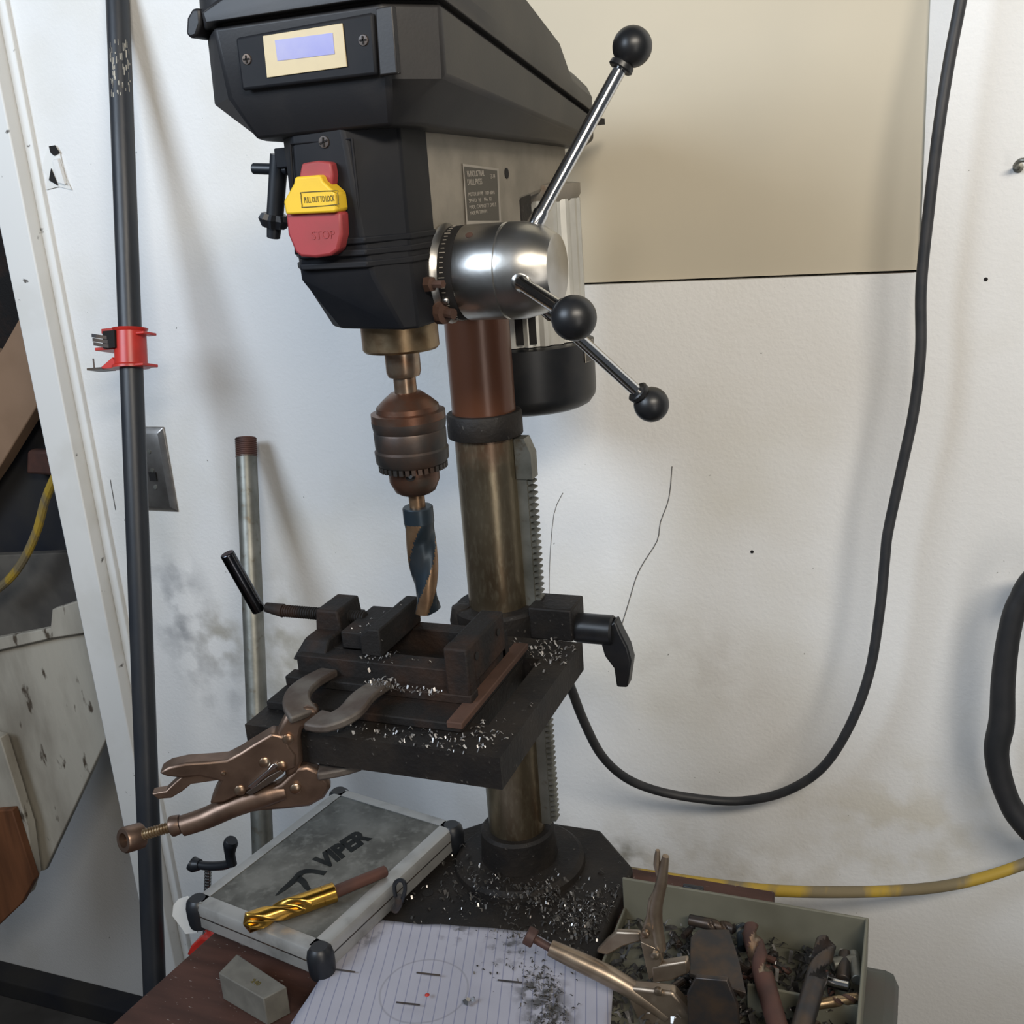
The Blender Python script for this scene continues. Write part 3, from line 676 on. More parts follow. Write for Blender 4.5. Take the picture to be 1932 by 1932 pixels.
# ------------------------------------------------------------------ drill bits
def fluted(mb, p0, axis, R, L, twist, phase=0.0, n=40, steps=28, depth=0.62, tip=0.0, wid=0.55, fade=0.12):
    axis = V(axis).normalized(); e1, e2 = frame(axis); rings = []
    for i in range(steps + 1):
        t = i / steps; ph = phase + twist * t
        dfac = min(1.0, t / fade) if fade > 0 else 1.0
        sc = 1.0
        rg = []
        for j in range(n):
            a = 2 * math.pi * j / n
            q = ((a - ph) % math.pi) - math.pi / 2
            rr_ = R * (1 - depth * dfac * math.exp(-(q / wid) ** 4))
            rg.append(V(p0) + axis * (L * t) + (e1 * math.cos(a) + e2 * math.sin(a)) * rr_ * sc)
        rings.append(rg)
    if tip > 0:
        c = V(p0) + axis * (L + tip)
        last = rings[-1]
        rings.append([c + (p - (V(p0) + axis * L)) * 0.12 for p in last])
    def mif(i, j):
        t = i / steps; a = 2 * math.pi * (j + 0.5) / n; ph = phase + twist * t
        q = ((a - ph) % math.pi) - math.pi / 2
        return 1 if abs(q) < wid * 1.12 else 0
    mb.loft(rings, mif=mif)
db = thing('drill_bit', 'large silver-and-deming drill bit with bronze lands clamped in the chuck', 'drill bit', (0, SY, zq(1050)))
zt_ = zq(950); zb_ = zq(1150)
mb = MB().lathe((0, SY, zq(925)), (0, 0, -1), [(0, 0.0066), (zq(925) - zq(960), 0.0066)], 24)
mb.build('shank', M_bitland, db)
MB().lathe((0, SY, zq(955)), (0, 0, -1), [(0, 0.0), (0, 0.0118), (0.001, 0.0126), (zq(955) - zq(985), 0.0126)], 36).build('collar', M_bitblue, db)
mb = MB()
fluted(mb, (0, SY, zq(984)), (0, 0, -1), 0.0126, zq(984) - zq(1150), 3.3, phase=0.02, tip=0.0045, n=56, steps=40, depth=0.32, wid=0.92, fade=0.20)
mb.build('flutes', [M_bitland, M_bitblue], db)

# ------------------------------------------------------------------ drill vise
ZT = 0.31
vs_ = thing('drill_press_vise', 'rusty black cast iron drill vise clamped on the press table', 'vise', (-0.03, -0.15, ZT))
MB().box(-0.118, 0.060, -0.236, -0.086, ZT + 0.0003, ZT + 0.008).build('base_flange', M_rustiron, vs_, bevel=0.0012)
lab(MB().box(0.0475, 0.0612, -0.237, -0.085, ZT + 0.004, ZT + 0.0098).build('flange_edge', M_rustedge, vs_, bevel=0.001), 'rust brown flange edge')
mb = MB().box(-0.112, 0.050, -0.193, -0.172, ZT + 0.008, 0.341).box(-0.112, 0.050, -0.120, -0.104, ZT + 0.008, 0.341)
mb.box(-0.112, -0.078, -0.172, -0.112, ZT + 0.008, 0.341).box(0.030, 0.050, -0.172, -0.112, ZT + 0.008, 0.341).box(-0.078, 0.030, -0.172, -0.112, ZT + 0.008, ZT + 0.010)
mb.box(-0.118, 0.056, -0.205, -0.19, ZT + 0.008, ZT + 0.016)
mb.build('body', M_rustiron, vs_, bevel=0.001)
MB().prism([(0.034, -0.190, 0.330), (0.0545, -0.190, 0.330), (0.0545, -0.190, 0.3655), (0.034, -0.190, 0.3655)], (0, 0.069, 0)).build('fixed_jaw', M_rustiron, vs_, bevel=0.002)
MB().prism([(0.034, -0.2035, 0.318), (0.055, -0.2035, 0.318), (0.055, -0.2035, 0.366), (0.034, -0.2035, 0.366)], (0, 0.0145, 0)).build('jaw_end', M_rustiron, vs_, bevel=0.002)
for y in (-0.186, -0.138):
    MB().lathe((0.0552, y, 0.353), (1, 0, 0), [(0, 0.0032), (0.0006, 0.0032)], 14).build('jaw_hole', M_hole, vs_)
MB().prism([(-0.114, -0.156, 0.341), (-0.086, -0.156, 0.341), (-0.089, -0.156, 0.368), (-0.111, -0.156, 0.368)], (0, 0.040, 0)).build('screw_block', M_rustiron, vs_, bevel=0.002)
MB().prism([(-0.118, -0.192, 0.335), (-0.086, -0.192, 0.335), (-0.088, -0.176, 0.35), (-0.112, -0.176, 0.35)], (0, 0.07, 0.0)).build('block_foot', M_rustiron, vs_, bevel=0.002)
MB().box(-0.078, -0.052, -0.172, -0.112, 0.341, 0.357).prism([(-0.054, -0.182, 0.341), (-0.034, -0.182, 0.341), (-0.034, -0.182, 0.366), (-0.046, -0.182, 0.366), (-0.054, -0.182, 0.358)], (0, 0.078, 0)).build('moving_jaw', M_rustiron, vs_, bevel=0.0015)
# screw with thread
mb = MB(); A = V((-0.160, -0.137, 0.3555)); L_ = 0.088; rg = []
for i in range(141):
    t = i / 140; r = 0.0058 - (0.0011 if i % 4 < 2 else 0)
    rg.append([A + V((L_ * t, 0, 0)) + V((0, math.cos(2 * math.pi * j / 16), math.sin(2 * math.pi * j / 16))) * r for j in range(16)])
mb.loft(rg).build('lead_screw', M_rustiron, vs_)
h0, h1 = PY(489, 1152, -0.137), PY(428, 1044, -0.150)
A2 = V((-0.160, -0.137, 0.3555))
MB().cyl(A2 + V((-0.016, 0, 0.002)), A2 + V((0.002, 0, 0)), 0.0046, 0.0064, n=16).build('screw_end', M_rustiron, vs_)
MB().cyl(h0, h1, 0.0066, n=20).build('handle', M_darkchrome, vs_, bevel=0.001)

# ------------------------------------------------------------------ locking pliers on the table
al = math.radians(62)
PN = V((math.cos(al), -math.sin(al), 0)); PN0 = V((-0.058, -0.258, 0.33))
def pp(x, y, o=0.0): return PP(x, y, PN0, PN) + PN * o
lp = thing('locking_pliers', 'copper-coloured locking welding clamp gripping the front left of the press table', 'locking pliers', pp(470, 1470))
def plate(pts, t, name, m, parent, o=0.0, bevel=0.001):
    return MB().prism([pp(x, y, o - t / 2) for x, y in pts], PN * t).build(name, m, parent, bevel=bevel)
up = plate([(303, 1450), (322, 1438), (352, 1431), (400, 1428), (430, 1425), (455, 1412), (480, 1396), (515, 1375), (532, 1380), (540, 1376), (548, 1400), (560, 1415), (560, 1440), (520, 1455), (480, 1478), (452, 1492), (425, 1505), (398, 1508), (405, 1490), (418, 1465), (400, 1460), (378, 1455), (345, 1459), (318, 1456)], 0.016, 'upper_handle', M_copper, lp, bevel=0.003)
rl = plate([(288, 1492), (315, 1487), (333, 1470), (350, 1455), (378, 1448), (400, 1453), (414, 1463), (418, 1466), (390, 1470), (362, 1474), (345, 1488), (325, 1500), (300, 1502)], 0.010, 'release_lever', M_copper, lp, bevel=0.002)
# long lower body
mb = MB()
mb.tube([pp(345, 1558), pp(390, 1543), pp(440, 1520), pp(500, 1500), pp(540, 1490)], [0.0085, 0.0088, 0.0095, 0.0100, 0.0080], n=16)
mb.build('lower_handle', M_copper, lp)
plate([(440, 1508), (480, 1495), (530, 1472), (560, 1442), (580, 1438), (600, 1446), (622, 1468), (624, 1480), (612, 1500), (585, 1515), (540, 1520), (490, 1524), (450, 1530)], 0.013, 'lower_jaw_plate', M_copper, lp, bevel=0.003)
uj = plate([(522, 1378), (540, 1345), (556, 1334), (580, 1328), (600, 1332), (602, 1350), (590, 1364), (572, 1368), (568, 1385), (572, 1430), (560, 1452), (540, 1462), (536, 1420), (530, 1390)], 0.014, 'upper_jaw_plate', M_copper, lp, bevel=0.003)
# adjusting screw with socket head
a_, b_ = pp(332, 1557), pp(246, 1582)
dd = (b_ - a_).normalized(); L_ = (b_ - a_).length; mb = MB(); rg = []
for i in range(61):
    t = i / 60; e1, e2 = frame(dd); r = 0.0046 - (0.0008 if i % 4 < 2 else 0)
    rg.append([a_ + dd * (L_ * 0.9 * t) + (e1 * math.cos(2 * math.pi * j / 14) + e2 * math.sin(2 * math.pi * j / 14)) * r for j in range(14)])
sc_ = mb.loft(rg).build('adjusting_screw', M_bronze, lp)
tocam = (CAM - b_).normalized(); hd_ax = (dd * 0.75 + tocam * 0.65).normalized()
MB().lathe(b_ - hd_ax * 0.010, hd_ax, [(0, 0), (0, 0.0095), (0.001, 0.0105), (0.015, 0.0105), (0.0165, 0.0095), (0.0165, 0.0060), (0.010, 0.0058), (0.010, 0)], 28).build('screw_head', M_copper, sc_)
MB().lathe(a_ - dd * 0.004, dd, [(0, 0.0075), (0.006, 0.0085), (0.008, 0.0080), (0.008, 0.004)], 20).build('barrel_end', M_copper, lp)
for x, y in ((545, 1385), (501, 1429), (533, 1436), (559, 1478), (455, 1481), (424, 1449)):
    R_ = 0.0045 if y != 1449 else 0.002
    MB().lathe(pp(x, y, 0.0060), PN, [(0, R_), (0.0028, R_), (0.0038, R_ * 0.7), (0.0040, 0)], 16).build('rivet', M_spindle, lp)
plate([(478, 1477), (512, 1442), (526, 1434), (524, 1428), (516, 1430), (508, 1440), (470, 1472)], 0.003, 'link', M_chrome, lp, o=0.009, bevel=0.0005)
plate([(466, 1484), (510, 1452), (532, 1440), (538, 1446), (512, 1466), (476, 1488)], 0.003, 'spring', M_darksteel, lp, o=0.009, bevel=0.0005)
# fork tines lying on the vise flange
def tine(pts, r, name, zz):
    P = [PZ(x, y, zc) for x, y, zc in pts]
    mb = MB(); S = smooth_path(P, 5); rings = []
    for i, p in enumerate(S):
        d = (S[min(i + 1, len(S) - 1)] - S[max(i - 1, 0)]).normalized(); sd = d.cross(V((0, 0, 1))).normalized(); upv = sd.cross(d)
        rr_ = r * (1 - 0.3 * i / len(S))
        rings.append([p + sd * rr_ + upv * 0.0035, p - sd * rr_ + upv * 0.0035, p - sd * rr_ - upv * 0.0035, p + sd * rr_ - upv * 0.0035])
    return mb.loft(rings).build(name, M_jaw, lp, bevel=0.0018)
tine([(575, 1352, 0.328), (560, 1328, 0.333), (566, 1305, 0.334), (590, 1285, 0.332), (622, 1268, 0.328)], 0.012, 'fork_tine', 0)
tine([(590, 1358, 0.326), (622, 1362, 0.326), (660, 1344, 0.330), (686, 1315, 0.332), (722, 1290, 0.329)], 0.0125, 'fork_tine', 0)
tine([(600, 1455, 0.274), (640, 1450, 0.274), (680, 1440, 0.275)], 0.010, 'lower_fork', 0)

# ------------------------------------------------------------------ case
zc = 0.052
cs = thing('tool_case', 'dusty aluminium case lettered VIPER left of the drill press base', 'case', (-0.18, -0.08, 0.021))
FL, FR_, RR, RL = PZ(352, 1700, zc), PZ(600, 1800, zc), PZ(868, 1550, zc), PZ(640, 1482, zc)
def lerp(a, b, t): return a + (b - a) * t
cb = 0.0212
bodyv = [lerp(FL, RR, .02), lerp(FR_, RL, .02), lerp(RR, FL, .02), lerp(RL, FR_, .02)]
MB().prism([V((p.x, p.y, cb + 0.002)) for p in bodyv], (0, 0, zc - cb - 0.004)).build('body', M_casetop, cs)
cen = (FL + FR_ + RR + RL) / 4
ins = [lerp(p, cen, 0.13) for p in (FL, FR_, RR, RL)]
MB().prism([V((p.x, p.y, zc - 0.003)) for p in ins], (0, 0, 0.002)).build('lid_panel', M_casetop, cs, bevel=0.0005)
def edge(a, b, name='edge_rail'):
    d = (b - a).normalized(); inw = V((-d.y, d.x, 0))
    if inw.dot(cen - a) < 0: inw = -inw
    H = zc - cb; prof_ = [(0.016, H), (0.006, H), (0.002, H - 0.002), (0, H - 0.006), (0, H * 0.5), (0, 0.005), (0.003, 0.001), (0.010, 0.0)]
    rgs = []
    for p in (a + d * 0.004, b - d * 0.004):
        rgs.append([V((p.x, p.y, cb)) + inw * u + V((0, 0, h)) for u, h in prof_])
    return MB().loft(rgs).build(name, M_casealu, cs)
for a, b in ((FL, FR_), (FR_, RR), (RR, RL), (RL, FL)): edge(a, b)
for c in (FL, FR_, RR, RL):
    q = lerp(c, cen, 0.072)
    MB().lathe((q.x, q.y, cb - 0.0002), (0, 0, 1), [(0, 0), (0, 0.0115), (0.004, 0.0125), (0.012, 0.0130), (zc - cb - 0.010, 0.0130), (zc - cb - 0.003, 0.0115), (zc - cb + 0.0003, 0.008), (zc - cb + 0.0003, 0)], 20).build('corner_cap', M_blackplastic, cs)
MB().prism([V((p.x, p.y, cb + 0.017)) for p in [lerp(FL, cen, -0.004), lerp(FR_, cen, -0.004), lerp(RR, cen, -0.004), lerp(RL, cen, -0.004)]], (0, 0, 0.0012)).build('parting_seam', M_darksteel, cs)
zl = zc - 0.0008
t0, t1 = PZ(612, 1640, zl), PZ(694, 1585, zl)
upd = (PZ(575, 1625, zl) - PZ(590, 1650, zl))
text('lettering', 'VIPER', t0, t1 - t0, V((-(t1 - t0).y, (t1 - t0).x, 0)), 0.033, M_logo, cs, depth=0.0003, shear=0.3, bold=0.0018, fitw=(t1 - t0).length * 1.02)
mb = MB()
def stroke(pts, ws):
    P = [PZ(x, y, zl) for x, y in pts]; S = smooth_path(P, 4); L = []; R_ = []
    for i, p in enumerate(S):
        d = (S[min(i + 1, len(S) - 1)] - S[max(i - 1, 0)]).normalized(); sd = V((-d.y, d.x, 0))
        q = i / (len(S) - 1) * (len(ws) - 1); a = int(min(q, len(ws) - 2)); ww = ws[a] + (ws[a + 1] - ws[a]) * (q - a)
        L.append(p + sd * ww); R_.append(p - sd * ww)
    for i in range(len(S) - 1):
        mb.prism([L[i], L[i + 1], R_[i + 1], R_[i]], (0, 0, 0.0003))
stroke([(614, 1648), (590, 1644), (570, 1646), (556, 1660), (535, 1678), (520, 1690)], [0.0035, 0.003, 0.004, 0.004, 0.003, 0.0005])
stroke([(560, 1655), (572, 1664), (580, 1676), (590, 1682)], [0.004, 0.0035, 0.0025, 0.0005])
mb.build('logo', M_logo, cs)

# gold step drill on the case
gb = thing('gold_drill_bit', 'gold titanium-coated reduced-shank drill bit lying on the VIPER case', 'drill bit', PZ(560, 1700, 0.068))
g0, g1, g2 = PZ(459, 1744, 0.0622), PZ(632, 1683, 0.0622), PZ(728, 1643, 0.0582)
dg = (g0 - g1).normalized()
mb = MB()
fluted(mb, g1 - dg * (-0.026), dg, 0.0098, (g0 - g1).length - 0.030, 4.4, phase=1.2, tip=0.004, n=48, steps=34, depth=0.55, wid=0.55, fade=0.2)
mb.build('flutes', [M_gold, M_gold], gb)
MB().lathe(g1, dg, [(0, 0.0), (0, 0.0092), (0.0006, 0.0098), (0.0125, 0.0098), (0.0128, 0.0094), (0.0133, 0.0094), (0.0136, 0.0098), (0.0262, 0.0098)], 36).build('collar', M_gold, gb)
lab(MB().lathe(g1, (g2 - g1).normalized(), [(-0.002, 0.0063), ((g2 - g1).length - 0.001, 0.0058), ((g2 - g1).length, 0.005)], 24).build('shank', M_redrust, gb), 'brown steel shank')

# grey block on bench
b4 = [PZ(447, 1800, 0.030), PZ(541, 1862, 0.030), PZ(497, 1885, 0.030), PZ(412, 1836, 0.030)]
blk = MB().prism([V((p.x, p.y, 0.0003)) for p in b4], (0, 0, 0.030)).build('metal_block', M_greyblock, bevel=0.001)
tag(blk, 'small grey rectangular block in front of the aluminium case', 'block')
q0 = PZ(472, 1852, 0.0306)
text('pencil_mark', '240', q0, b4[2] - b4[3], V((0, 1, 0)), 0.007, M_print, None).parent = blk

# paper
pg = MB(); NX, NY = 36, 30
c00, c10, c11, c01 = PZ(672, 1737, 0.0225), PZ(968, 1742, 0.0225), PZ(1158, 1862, 0.0225), None
corn = [V((-0.118, -0.137, 0)), V((0.150, -0.137, 0)), V((0.155, -0.33, 0)), V((-0.125, -0.33, 0))]
TL, TM, RB = PZ(678, 1737, 0.0225), PZ(1000, 1760, 0.0225), PZ(1158, 1850, 0.0225)
random.seed(4)
verts = []
def edge_top(u):
    if u < 0.62: return lerp(TL, TM, u / 0.62)
    return lerp(TM, RB, (u - 0.62) / 0.38)
BL, BR = PZ(500, 2010, 0.0225), PZ(1148, 2010, 0.0225)
from mathutils import noise as mn
for j in range(NY + 1):
    for i in range(NX + 1):
        u, v = i / NX, j / NY
        p = lerp(edge_top(u), lerp(BL, BR, u), v)
        p = V((p.x, p.y, 0.0222))
        nz_ = mn.noise(V((p.x * 18, p.y * 18, 1.0))) * 0.0022 + mn.noise(V((p.x * 45, p.y * 45, 5.0))) * 0.0009
        wv = mn.noise(V((u * 7, 3.0, 0))) * 0.002 if j == 0 else 0
        verts.append(V((p.x, p.y + wv, 0.0245 + nz_)))
fs = [(j * (NX + 1) + i, j * (NX + 1) + i + 1, (j + 1) * (NX + 1) + i + 1, (j + 1) * (NX + 1) + i) for j in range(NY) for i in range(NX)]
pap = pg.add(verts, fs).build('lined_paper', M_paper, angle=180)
so = pap.modifiers.new('thick', 'SOLIDIFY'); so.thickness = 0.0004
tag(pap, 'crumpled lined notebook sheet covering the front of the press base', 'paper')
for i, (x, y, dx) in enumerate([(652, 1832, 18), (808, 1838, 22), (770, 1894, 22), (962, 1852, 23), (950, 1850, 4)][:4]):
    a_, b_ = PZ(x - dx, y - 3, 0.0285), PZ(x + dx, y + 2, 0.0285)
    s_ = MB().cyl(a_, b_, 0.0008, n=6).build('wire_offcut', M_darksteel)
    tag(s_, 'short dark wire offcut lying on the lined paper', 'wire', 'short wire offcuts on the paper')
rc = PZ(806, 1877, 0.0285)
tag(MB().lathe(rc, (0, 0, 1), [(-0.001, 0.001), (0, 0.0024), (0.0012, 0.001)], 7).build('red_chip', M_red), 'tiny red chip in the middle of the lined paper', 'chip')
sv = PZ(882, 1890, 0.028)
tag(MB().lathe(sv, (0.3, 0, 1), [(-0.002, 0.002), (0, 0.0045), (0.003, 0.0022)], 7).lathe(sv + V((0.004, 0.003, 0)), (0.2, 0.4, 1), [(-0.002, 0.002), (0, 0.003), (0.003, 0.001)], 5).build('metal_shard', M_chrome), 'shiny silver metal shard on the lined paper', 'metal shard')

# ------------------------------------------------------------------ metal chips
def chips(name, label, n, fn, size, m, seed):
    random.seed(seed); mb = MB()
    for i in range(n):
        c = fn()
        if c is None: continue
        c = V(c); s = size * random.uniform(0.35, 1.3); a = random.uniform(0, 6.28)
        d = V((math.cos(a), math.sin(a), random.uniform(-0.1, 0.5))).normalized()
        sd = d.cross(V((random.uniform(-.4, .4), random.uniform(-.4, .4), 1))).normalized() * s * random.uniform(0.07, 0.26)
        k = random.uniform(0.1, 0.6)
        upv = V((0, 0, 1)) * s * k
        p0, p1, p2 = c - d * s * 0.5, c + upv, c + d * s * 0.5
        mb.add([p0 - sd, p0 + sd, p1 + sd, p1 - sd, p2 + sd * 0.6, p2 - sd * 0.6], [(0, 1, 2, 3), (3, 2, 4, 5)])
    o = mb.build(name, m, angle=20)
    tag(o, label, 'metal shavings', kind='stuff')
    return o
def cl(px, py, z, sx, sy):
    def f():
        return PZ(random.gauss(px, sx), random.gauss(py, sy), z)
    return f
def mix(fl):
    fs_, ws = zip(*fl)
    return lambda: random.choices(fs_, ws)[0]()
def in_table(f):
    def g():
        for _ in range(20):
            p = f()
            if tx0 < p.x < tx1 and ty0 < p.y < ty1 and not (p.x < 0.062 and -0.237 < p.y < -0.084): return p
        return None
    return g
chips('table_shavings', 'bright metal shavings scattered on the press table', 210, in_table(mix([(cl(760, 1375, 0.3105, 70, 18), 4), (cl(860, 1390, 0.3105, 60, 14), 3), (cl(1040, 1225, 0.3105, 28, 14), 5), (cl(1000, 1300, 0.3105, 50, 50), 1.2), (cl(900, 1390, 0.3105, 60, 20), 2)])), 0.0042, M_chip, 11)
chips('vise_shavings', 'silver shavings caught on the ledge and jaws of the vise', 170, mix([(lambda: V((random.uniform(-0.03, 0.032), random.uniform(-0.212, -0.200), 0.3265)), 5), (cl(715, 1238, 0.3415, 16, 8), 2), (cl(700, 1185, 0.357, 18, 12), 1), (lambda: V((random.uniform(-0.07, 0.03), random.uniform(-0.19, -0.175), 0.3415)), 1), (lambda: V((random.uniform(-0.05, -0.035), random.uniform(-0.18, -0.105), 0.3665)), 0.5), (cl(720, 1288, 0.334, 16, 7), 4)]), 0.0036, M_chip, 12)
def on_base():
    p = mix([(cl(1100, 1730, 0.0205, 45, 30), 6), (cl(870, 1680, 0.0205, 60, 40), 2), (cl(1000, 1690, 0.032, 50, 16), 2), (cl(1180, 1690, 0.0205, 20, 20), 0.6)])()
    if abs(p.x) < 0.116 and -0.25 < p.y < 0.07 and (p.x ** 2 + p.y ** 2) > 0.043 ** 2:
        if p.x ** 2 + p.y ** 2 < 0.071 ** 2: p.z = 0.0325
        return p
    return None
chips('base_shavings', 'silver and dark metal shavings heaped on the press base', 330, on_base, 0.0036, M_chip, 13)
chips('dark_base_shavings', 'dark curly shavings heaped around the foot of the drill column', 700, on_base, 0.0055, M_chipdark, 14)
chips('paper_shavings', 'fine dark filings spilled over the right of the lined paper', 420, mix([(cl(1025, 1860, 0.0262, 22, 22), 4), (cl(1040, 1915, 0.0262, 20, 20), 3), (cl(985, 1820, 0.0262, 40, 20), 1), (cl(960, 1760, 0.0262, 30, 8), 1)]), 0.0030, M_chipdark, 15)

# ------------------------------------------------------------------ lock hook by the case
hk = thing('snap_hook', 'small black snap hook standing between the case and the press base', 'hook', PZ(752, 1705, 0.022))
zh = -0.135
MB().tube([PY(x, y, zh) for x, y in [(748, 1700), (744, 1672), (752, 1661), (762, 1664), (764, 1680), (758, 1700)]], 0.0021, n=8).build('loop', M_blackplastic, hk)
MB().tube([PY(x, y, zh) for x, y in [(753, 1692), (751, 1706), (744, 1716)]], 0.0045, n=10).build('shank', M_darksteel, hk)

# ------------------------------------------------------------------ second locking clamp, bottom right
def q2(x, y, o=0.0): return PY(x, y, -0.172 - o)
l2 = thing('locking_pliers', 'worn nickel locking clamp lying across the tray with one handle upright', 'locking pliers', PY(1245, 1830, -0.172))
def plate2(pts, t, name, m=M_paleplier, o=0.0, bevel=0.001):
    return MB().prism([q2(x, y, o - t / 2) for x, y in pts], (0, -t, 0)).build(name, m, l2, bevel=bevel)
MB().tube([q2(1038, 1788), q2(1095, 1815), q2(1150, 1842), q2(1200, 1872), q2(1260, 1915)], [0.0070, 0.0085, 0.0088, 0.0080, 0.0070], n=16).build('long_handle', M_paleplier, l2)
plate2([(1180, 1845), (1235, 1850), (1275, 1855), (1298, 1880), (1310, 1905), (1345, 1895), (1345, 1905), (1325, 1930), (1290, 1960), (1250, 1950), (1205, 1900)], 0.012, 'jaw_plate', bevel=0.003)
MB().tube([q2(1256, 1615, 0), q2(1248, 1665, 0), q2(1237, 1720, 0), q2(1246, 1790, 0)], [0.0028, 0.0048, 0.0058, 0.0052], n=12).build('upright_handle', M_paleplier, l2)
plate2([(1226, 1690), (1243, 1660), (1248, 1700), (1244, 1740), (1251, 1780), (1238, 1785), (1212, 1772), (1210, 1760), (1222, 1720)], 0.007, 'handle_plate', bevel=0.002)
MB().tube([q2(1246, 1655, -.002), q2(1240, 1632, -.002), q2(1241, 1604, -.002)], [0.0028, 0.0032, 0.0018], n=8).build('release_lever', M_paleplier, l2)
plate2([(1212, 1765), (1250, 1782), (1254, 1800), (1240, 1830), (1228, 1838), (1222, 1810)], 0.008, 'pivot_plate', bevel=0.001)
plate2([(1130, 1784), (1148, 1765), (1165, 1750), (1210, 1752), (1214, 1768), (1180, 1778), (1150, 1795), (1128, 1790)], 0.006, 'link_arm', o=-0.008, bevel=0.002)
plate2([(1232, 1812), (1262, 1806), (1300, 1800), (1304, 1824), (1270, 1838), (1236, 1842)], 0.009, 'upper_jaw', bevel=0.002)
a_, b_ = q2(1040, 1790), q2(1002, 1768)
dd = (b_ - a_).normalized()
MB().cyl(a_ - dd * 0.004, b_, 0.0036, n=12).build('adjusting_screw', M_redrust, l2)
MB().lathe(b_ - dd * 0.004, dd, [(0, 0.0075), (0.001, 0.0085), (0.008, 0.0085), (0.009, 0.0075), (0.009, 0)], 20).build('screw_head', M_redrust, l2)
for x, y in ((1218, 1760), (1237, 1800), (1243, 1868)):
    MB().lathe(q2(x, y, 0.006), (0, -1, 0), [(0, 0.0038), (0.003, 0.0036), (0.0038, 0.0024), (0.0040, 0)], 16).build('rivet', M_spindle, l2)
zpl = 0.055
bp1 = MB().prism([PZ(x, y, zpl) for x, y in [(1303, 1775), (1318, 1760), (1376, 1760), (1394, 1815), (1408, 1880), (1300, 1845)]], (0, 0, 0.004)).build('steel_plate', M_darksteel, bevel=0.001)
tag(bp1, 'large dark flat steel plate standing up behind the nickel clamp in the tray', 'steel plate')
bp2 = MB().prism([PY(x, y, -0.195) for x, y in [(1296, 1875), (1312, 1845), (1372, 1850), (1392, 1900), (1398, 1990), (1300, 1990)]], (0, 0.005, 0)).build('steel_plate', M_darksteel, bevel=0.001)
tag(bp2, 'dark notched steel plate at the lower tray beside the clamp jaw tip', 'steel plate')

# ------------------------------------------------------------------ tray with drill bits
ty_ = thing('parts_tray', 'grey-green plastic tray of drill bits at the right of the bench', 'tray', (0.26, -0.15, 0.0))
X0, X1, Y0, Y1, H = 0.125, 0.357, -0.36, -0.038, 0.052
mb = MB().box(X0, X1, Y0, Y1, 0.0003, 0.004)
mb.box(X0, X1, Y1 - 0.003, Y1, 0.004, H).box(X1 - 0.003, X1, Y0, Y1 - 0.003, 0.004, H + 0.001).box(X0, X0 + 0.003, Y0, Y1 - 0.003, 0.004, 0.018).box(X0, X1, Y0, Y0 + 0.003, 0.004, H)
mb.build('tray_body', M_traygrey, ty_, bevel=0.001)
MB().box(0.262, X1 - 0.0032, -0.137, -0.134, 0.004, 0.038).build('divider', M_traygrey, ty_, bevel=0.0008)
MB().box(0.185, 0.205, Y1 - 0.0005, Y1 + 0.0045, H - 0.008, H + 0.001).build('clip', M_blackplastic, ty_, bevel=0.001)
def bit_thing(name, label, a, b, r, mshank, mflute, split=0.45, group=None, twist=6.0, cat='drill bit'):
    a, b = V(a), V(b); d = (b - a).normalized(); L = (b - a).length
    t = thing(name, label, cat, a, group)
    MB().lathe(a, d, [(0, 0), (0, r * 0.85), (0.001, r * 0.95), (L * split, r)], 20).build('shank', mshank, t)
    mb = MB(); fluted(mb, a + d * (L * split - 0.0003), d, r, L * (1 - split) - r, twist, n=24, steps=24, depth=0.5, tip=r * 0.8)
    mb.build('flutes', mflute, t)
    return t
bit_thing('drill_bit', 'thick red-brown rusted drill bit pointing up the middle of the tray', PZ(1478, 1975, 0.050), PZ(1412, 1742, 0.046), 0.0088, M_redrust, [M_redrust, M_spindle], 0.5, twist=5)
bit_thing('drill_bit', 'thick dark brown drill bit leaning right across the tray', PZ(1500, 1985, 0.052), PZ(1562, 1768, 0.050), 0.0090, M_darksteel, [M_darksteel, M_rustiron], 0.55, twist=4)
bit_thing('drill_bit', 'short blue-grey drill bit at the tray back beside the rusted one', PZ(1402, 1790, 0.034), PZ(1399, 1738, 0.040), 0.0055, M_bitblue, [M_bitblue, M_galv], 0.4)
bit_thing('drill_bit', 'brass-brown bit lying along the tray divider at right', PZ(1530, 1897, 0.041), PZ(1630, 1880, 0.041), 0.0045, M_bronze, [M_bronze, M_rustedge], 0.4)
bit_thing('drill_bit', 'long dark bit lying against the tray back wall behind the steel plate', PZ(1300, 1735, 0.030), PZ(1395, 1755, 0.030), 0.0055, M_darksteel, [M_darksteel, M_darksteel], 0.4)
random.seed(21)
sp = [(1595, 1800, 1590, 1850, .006), (1570, 1820, 1615, 1812, .0058), (1560, 1852, 1602, 1862, .0045), (1610, 1800, 1618, 1850, .0055)]
names = ['upright worn steel socket at the right wall of the tray', 'dull grey steel pin lying above the bright one in the tray', 'brightest polished steel pin in the right of the tray', 'slim grey steel pin against the right tray wall']
for (x0_, y0_, x1_, y1_, r_), nm, mm_ in zip(sp, names, (M_darksteel, M_galv, M_chrome, M_galv)):
    o = MB().cyl(PZ(x0_, y0_, 0.030), PZ(x1_, y1_, 0.030), r_, n=16).build('steel_pin', mm_, bevel=0.0008)
    tag(o, nm, 'steel pin')
random.seed(31)
src = None
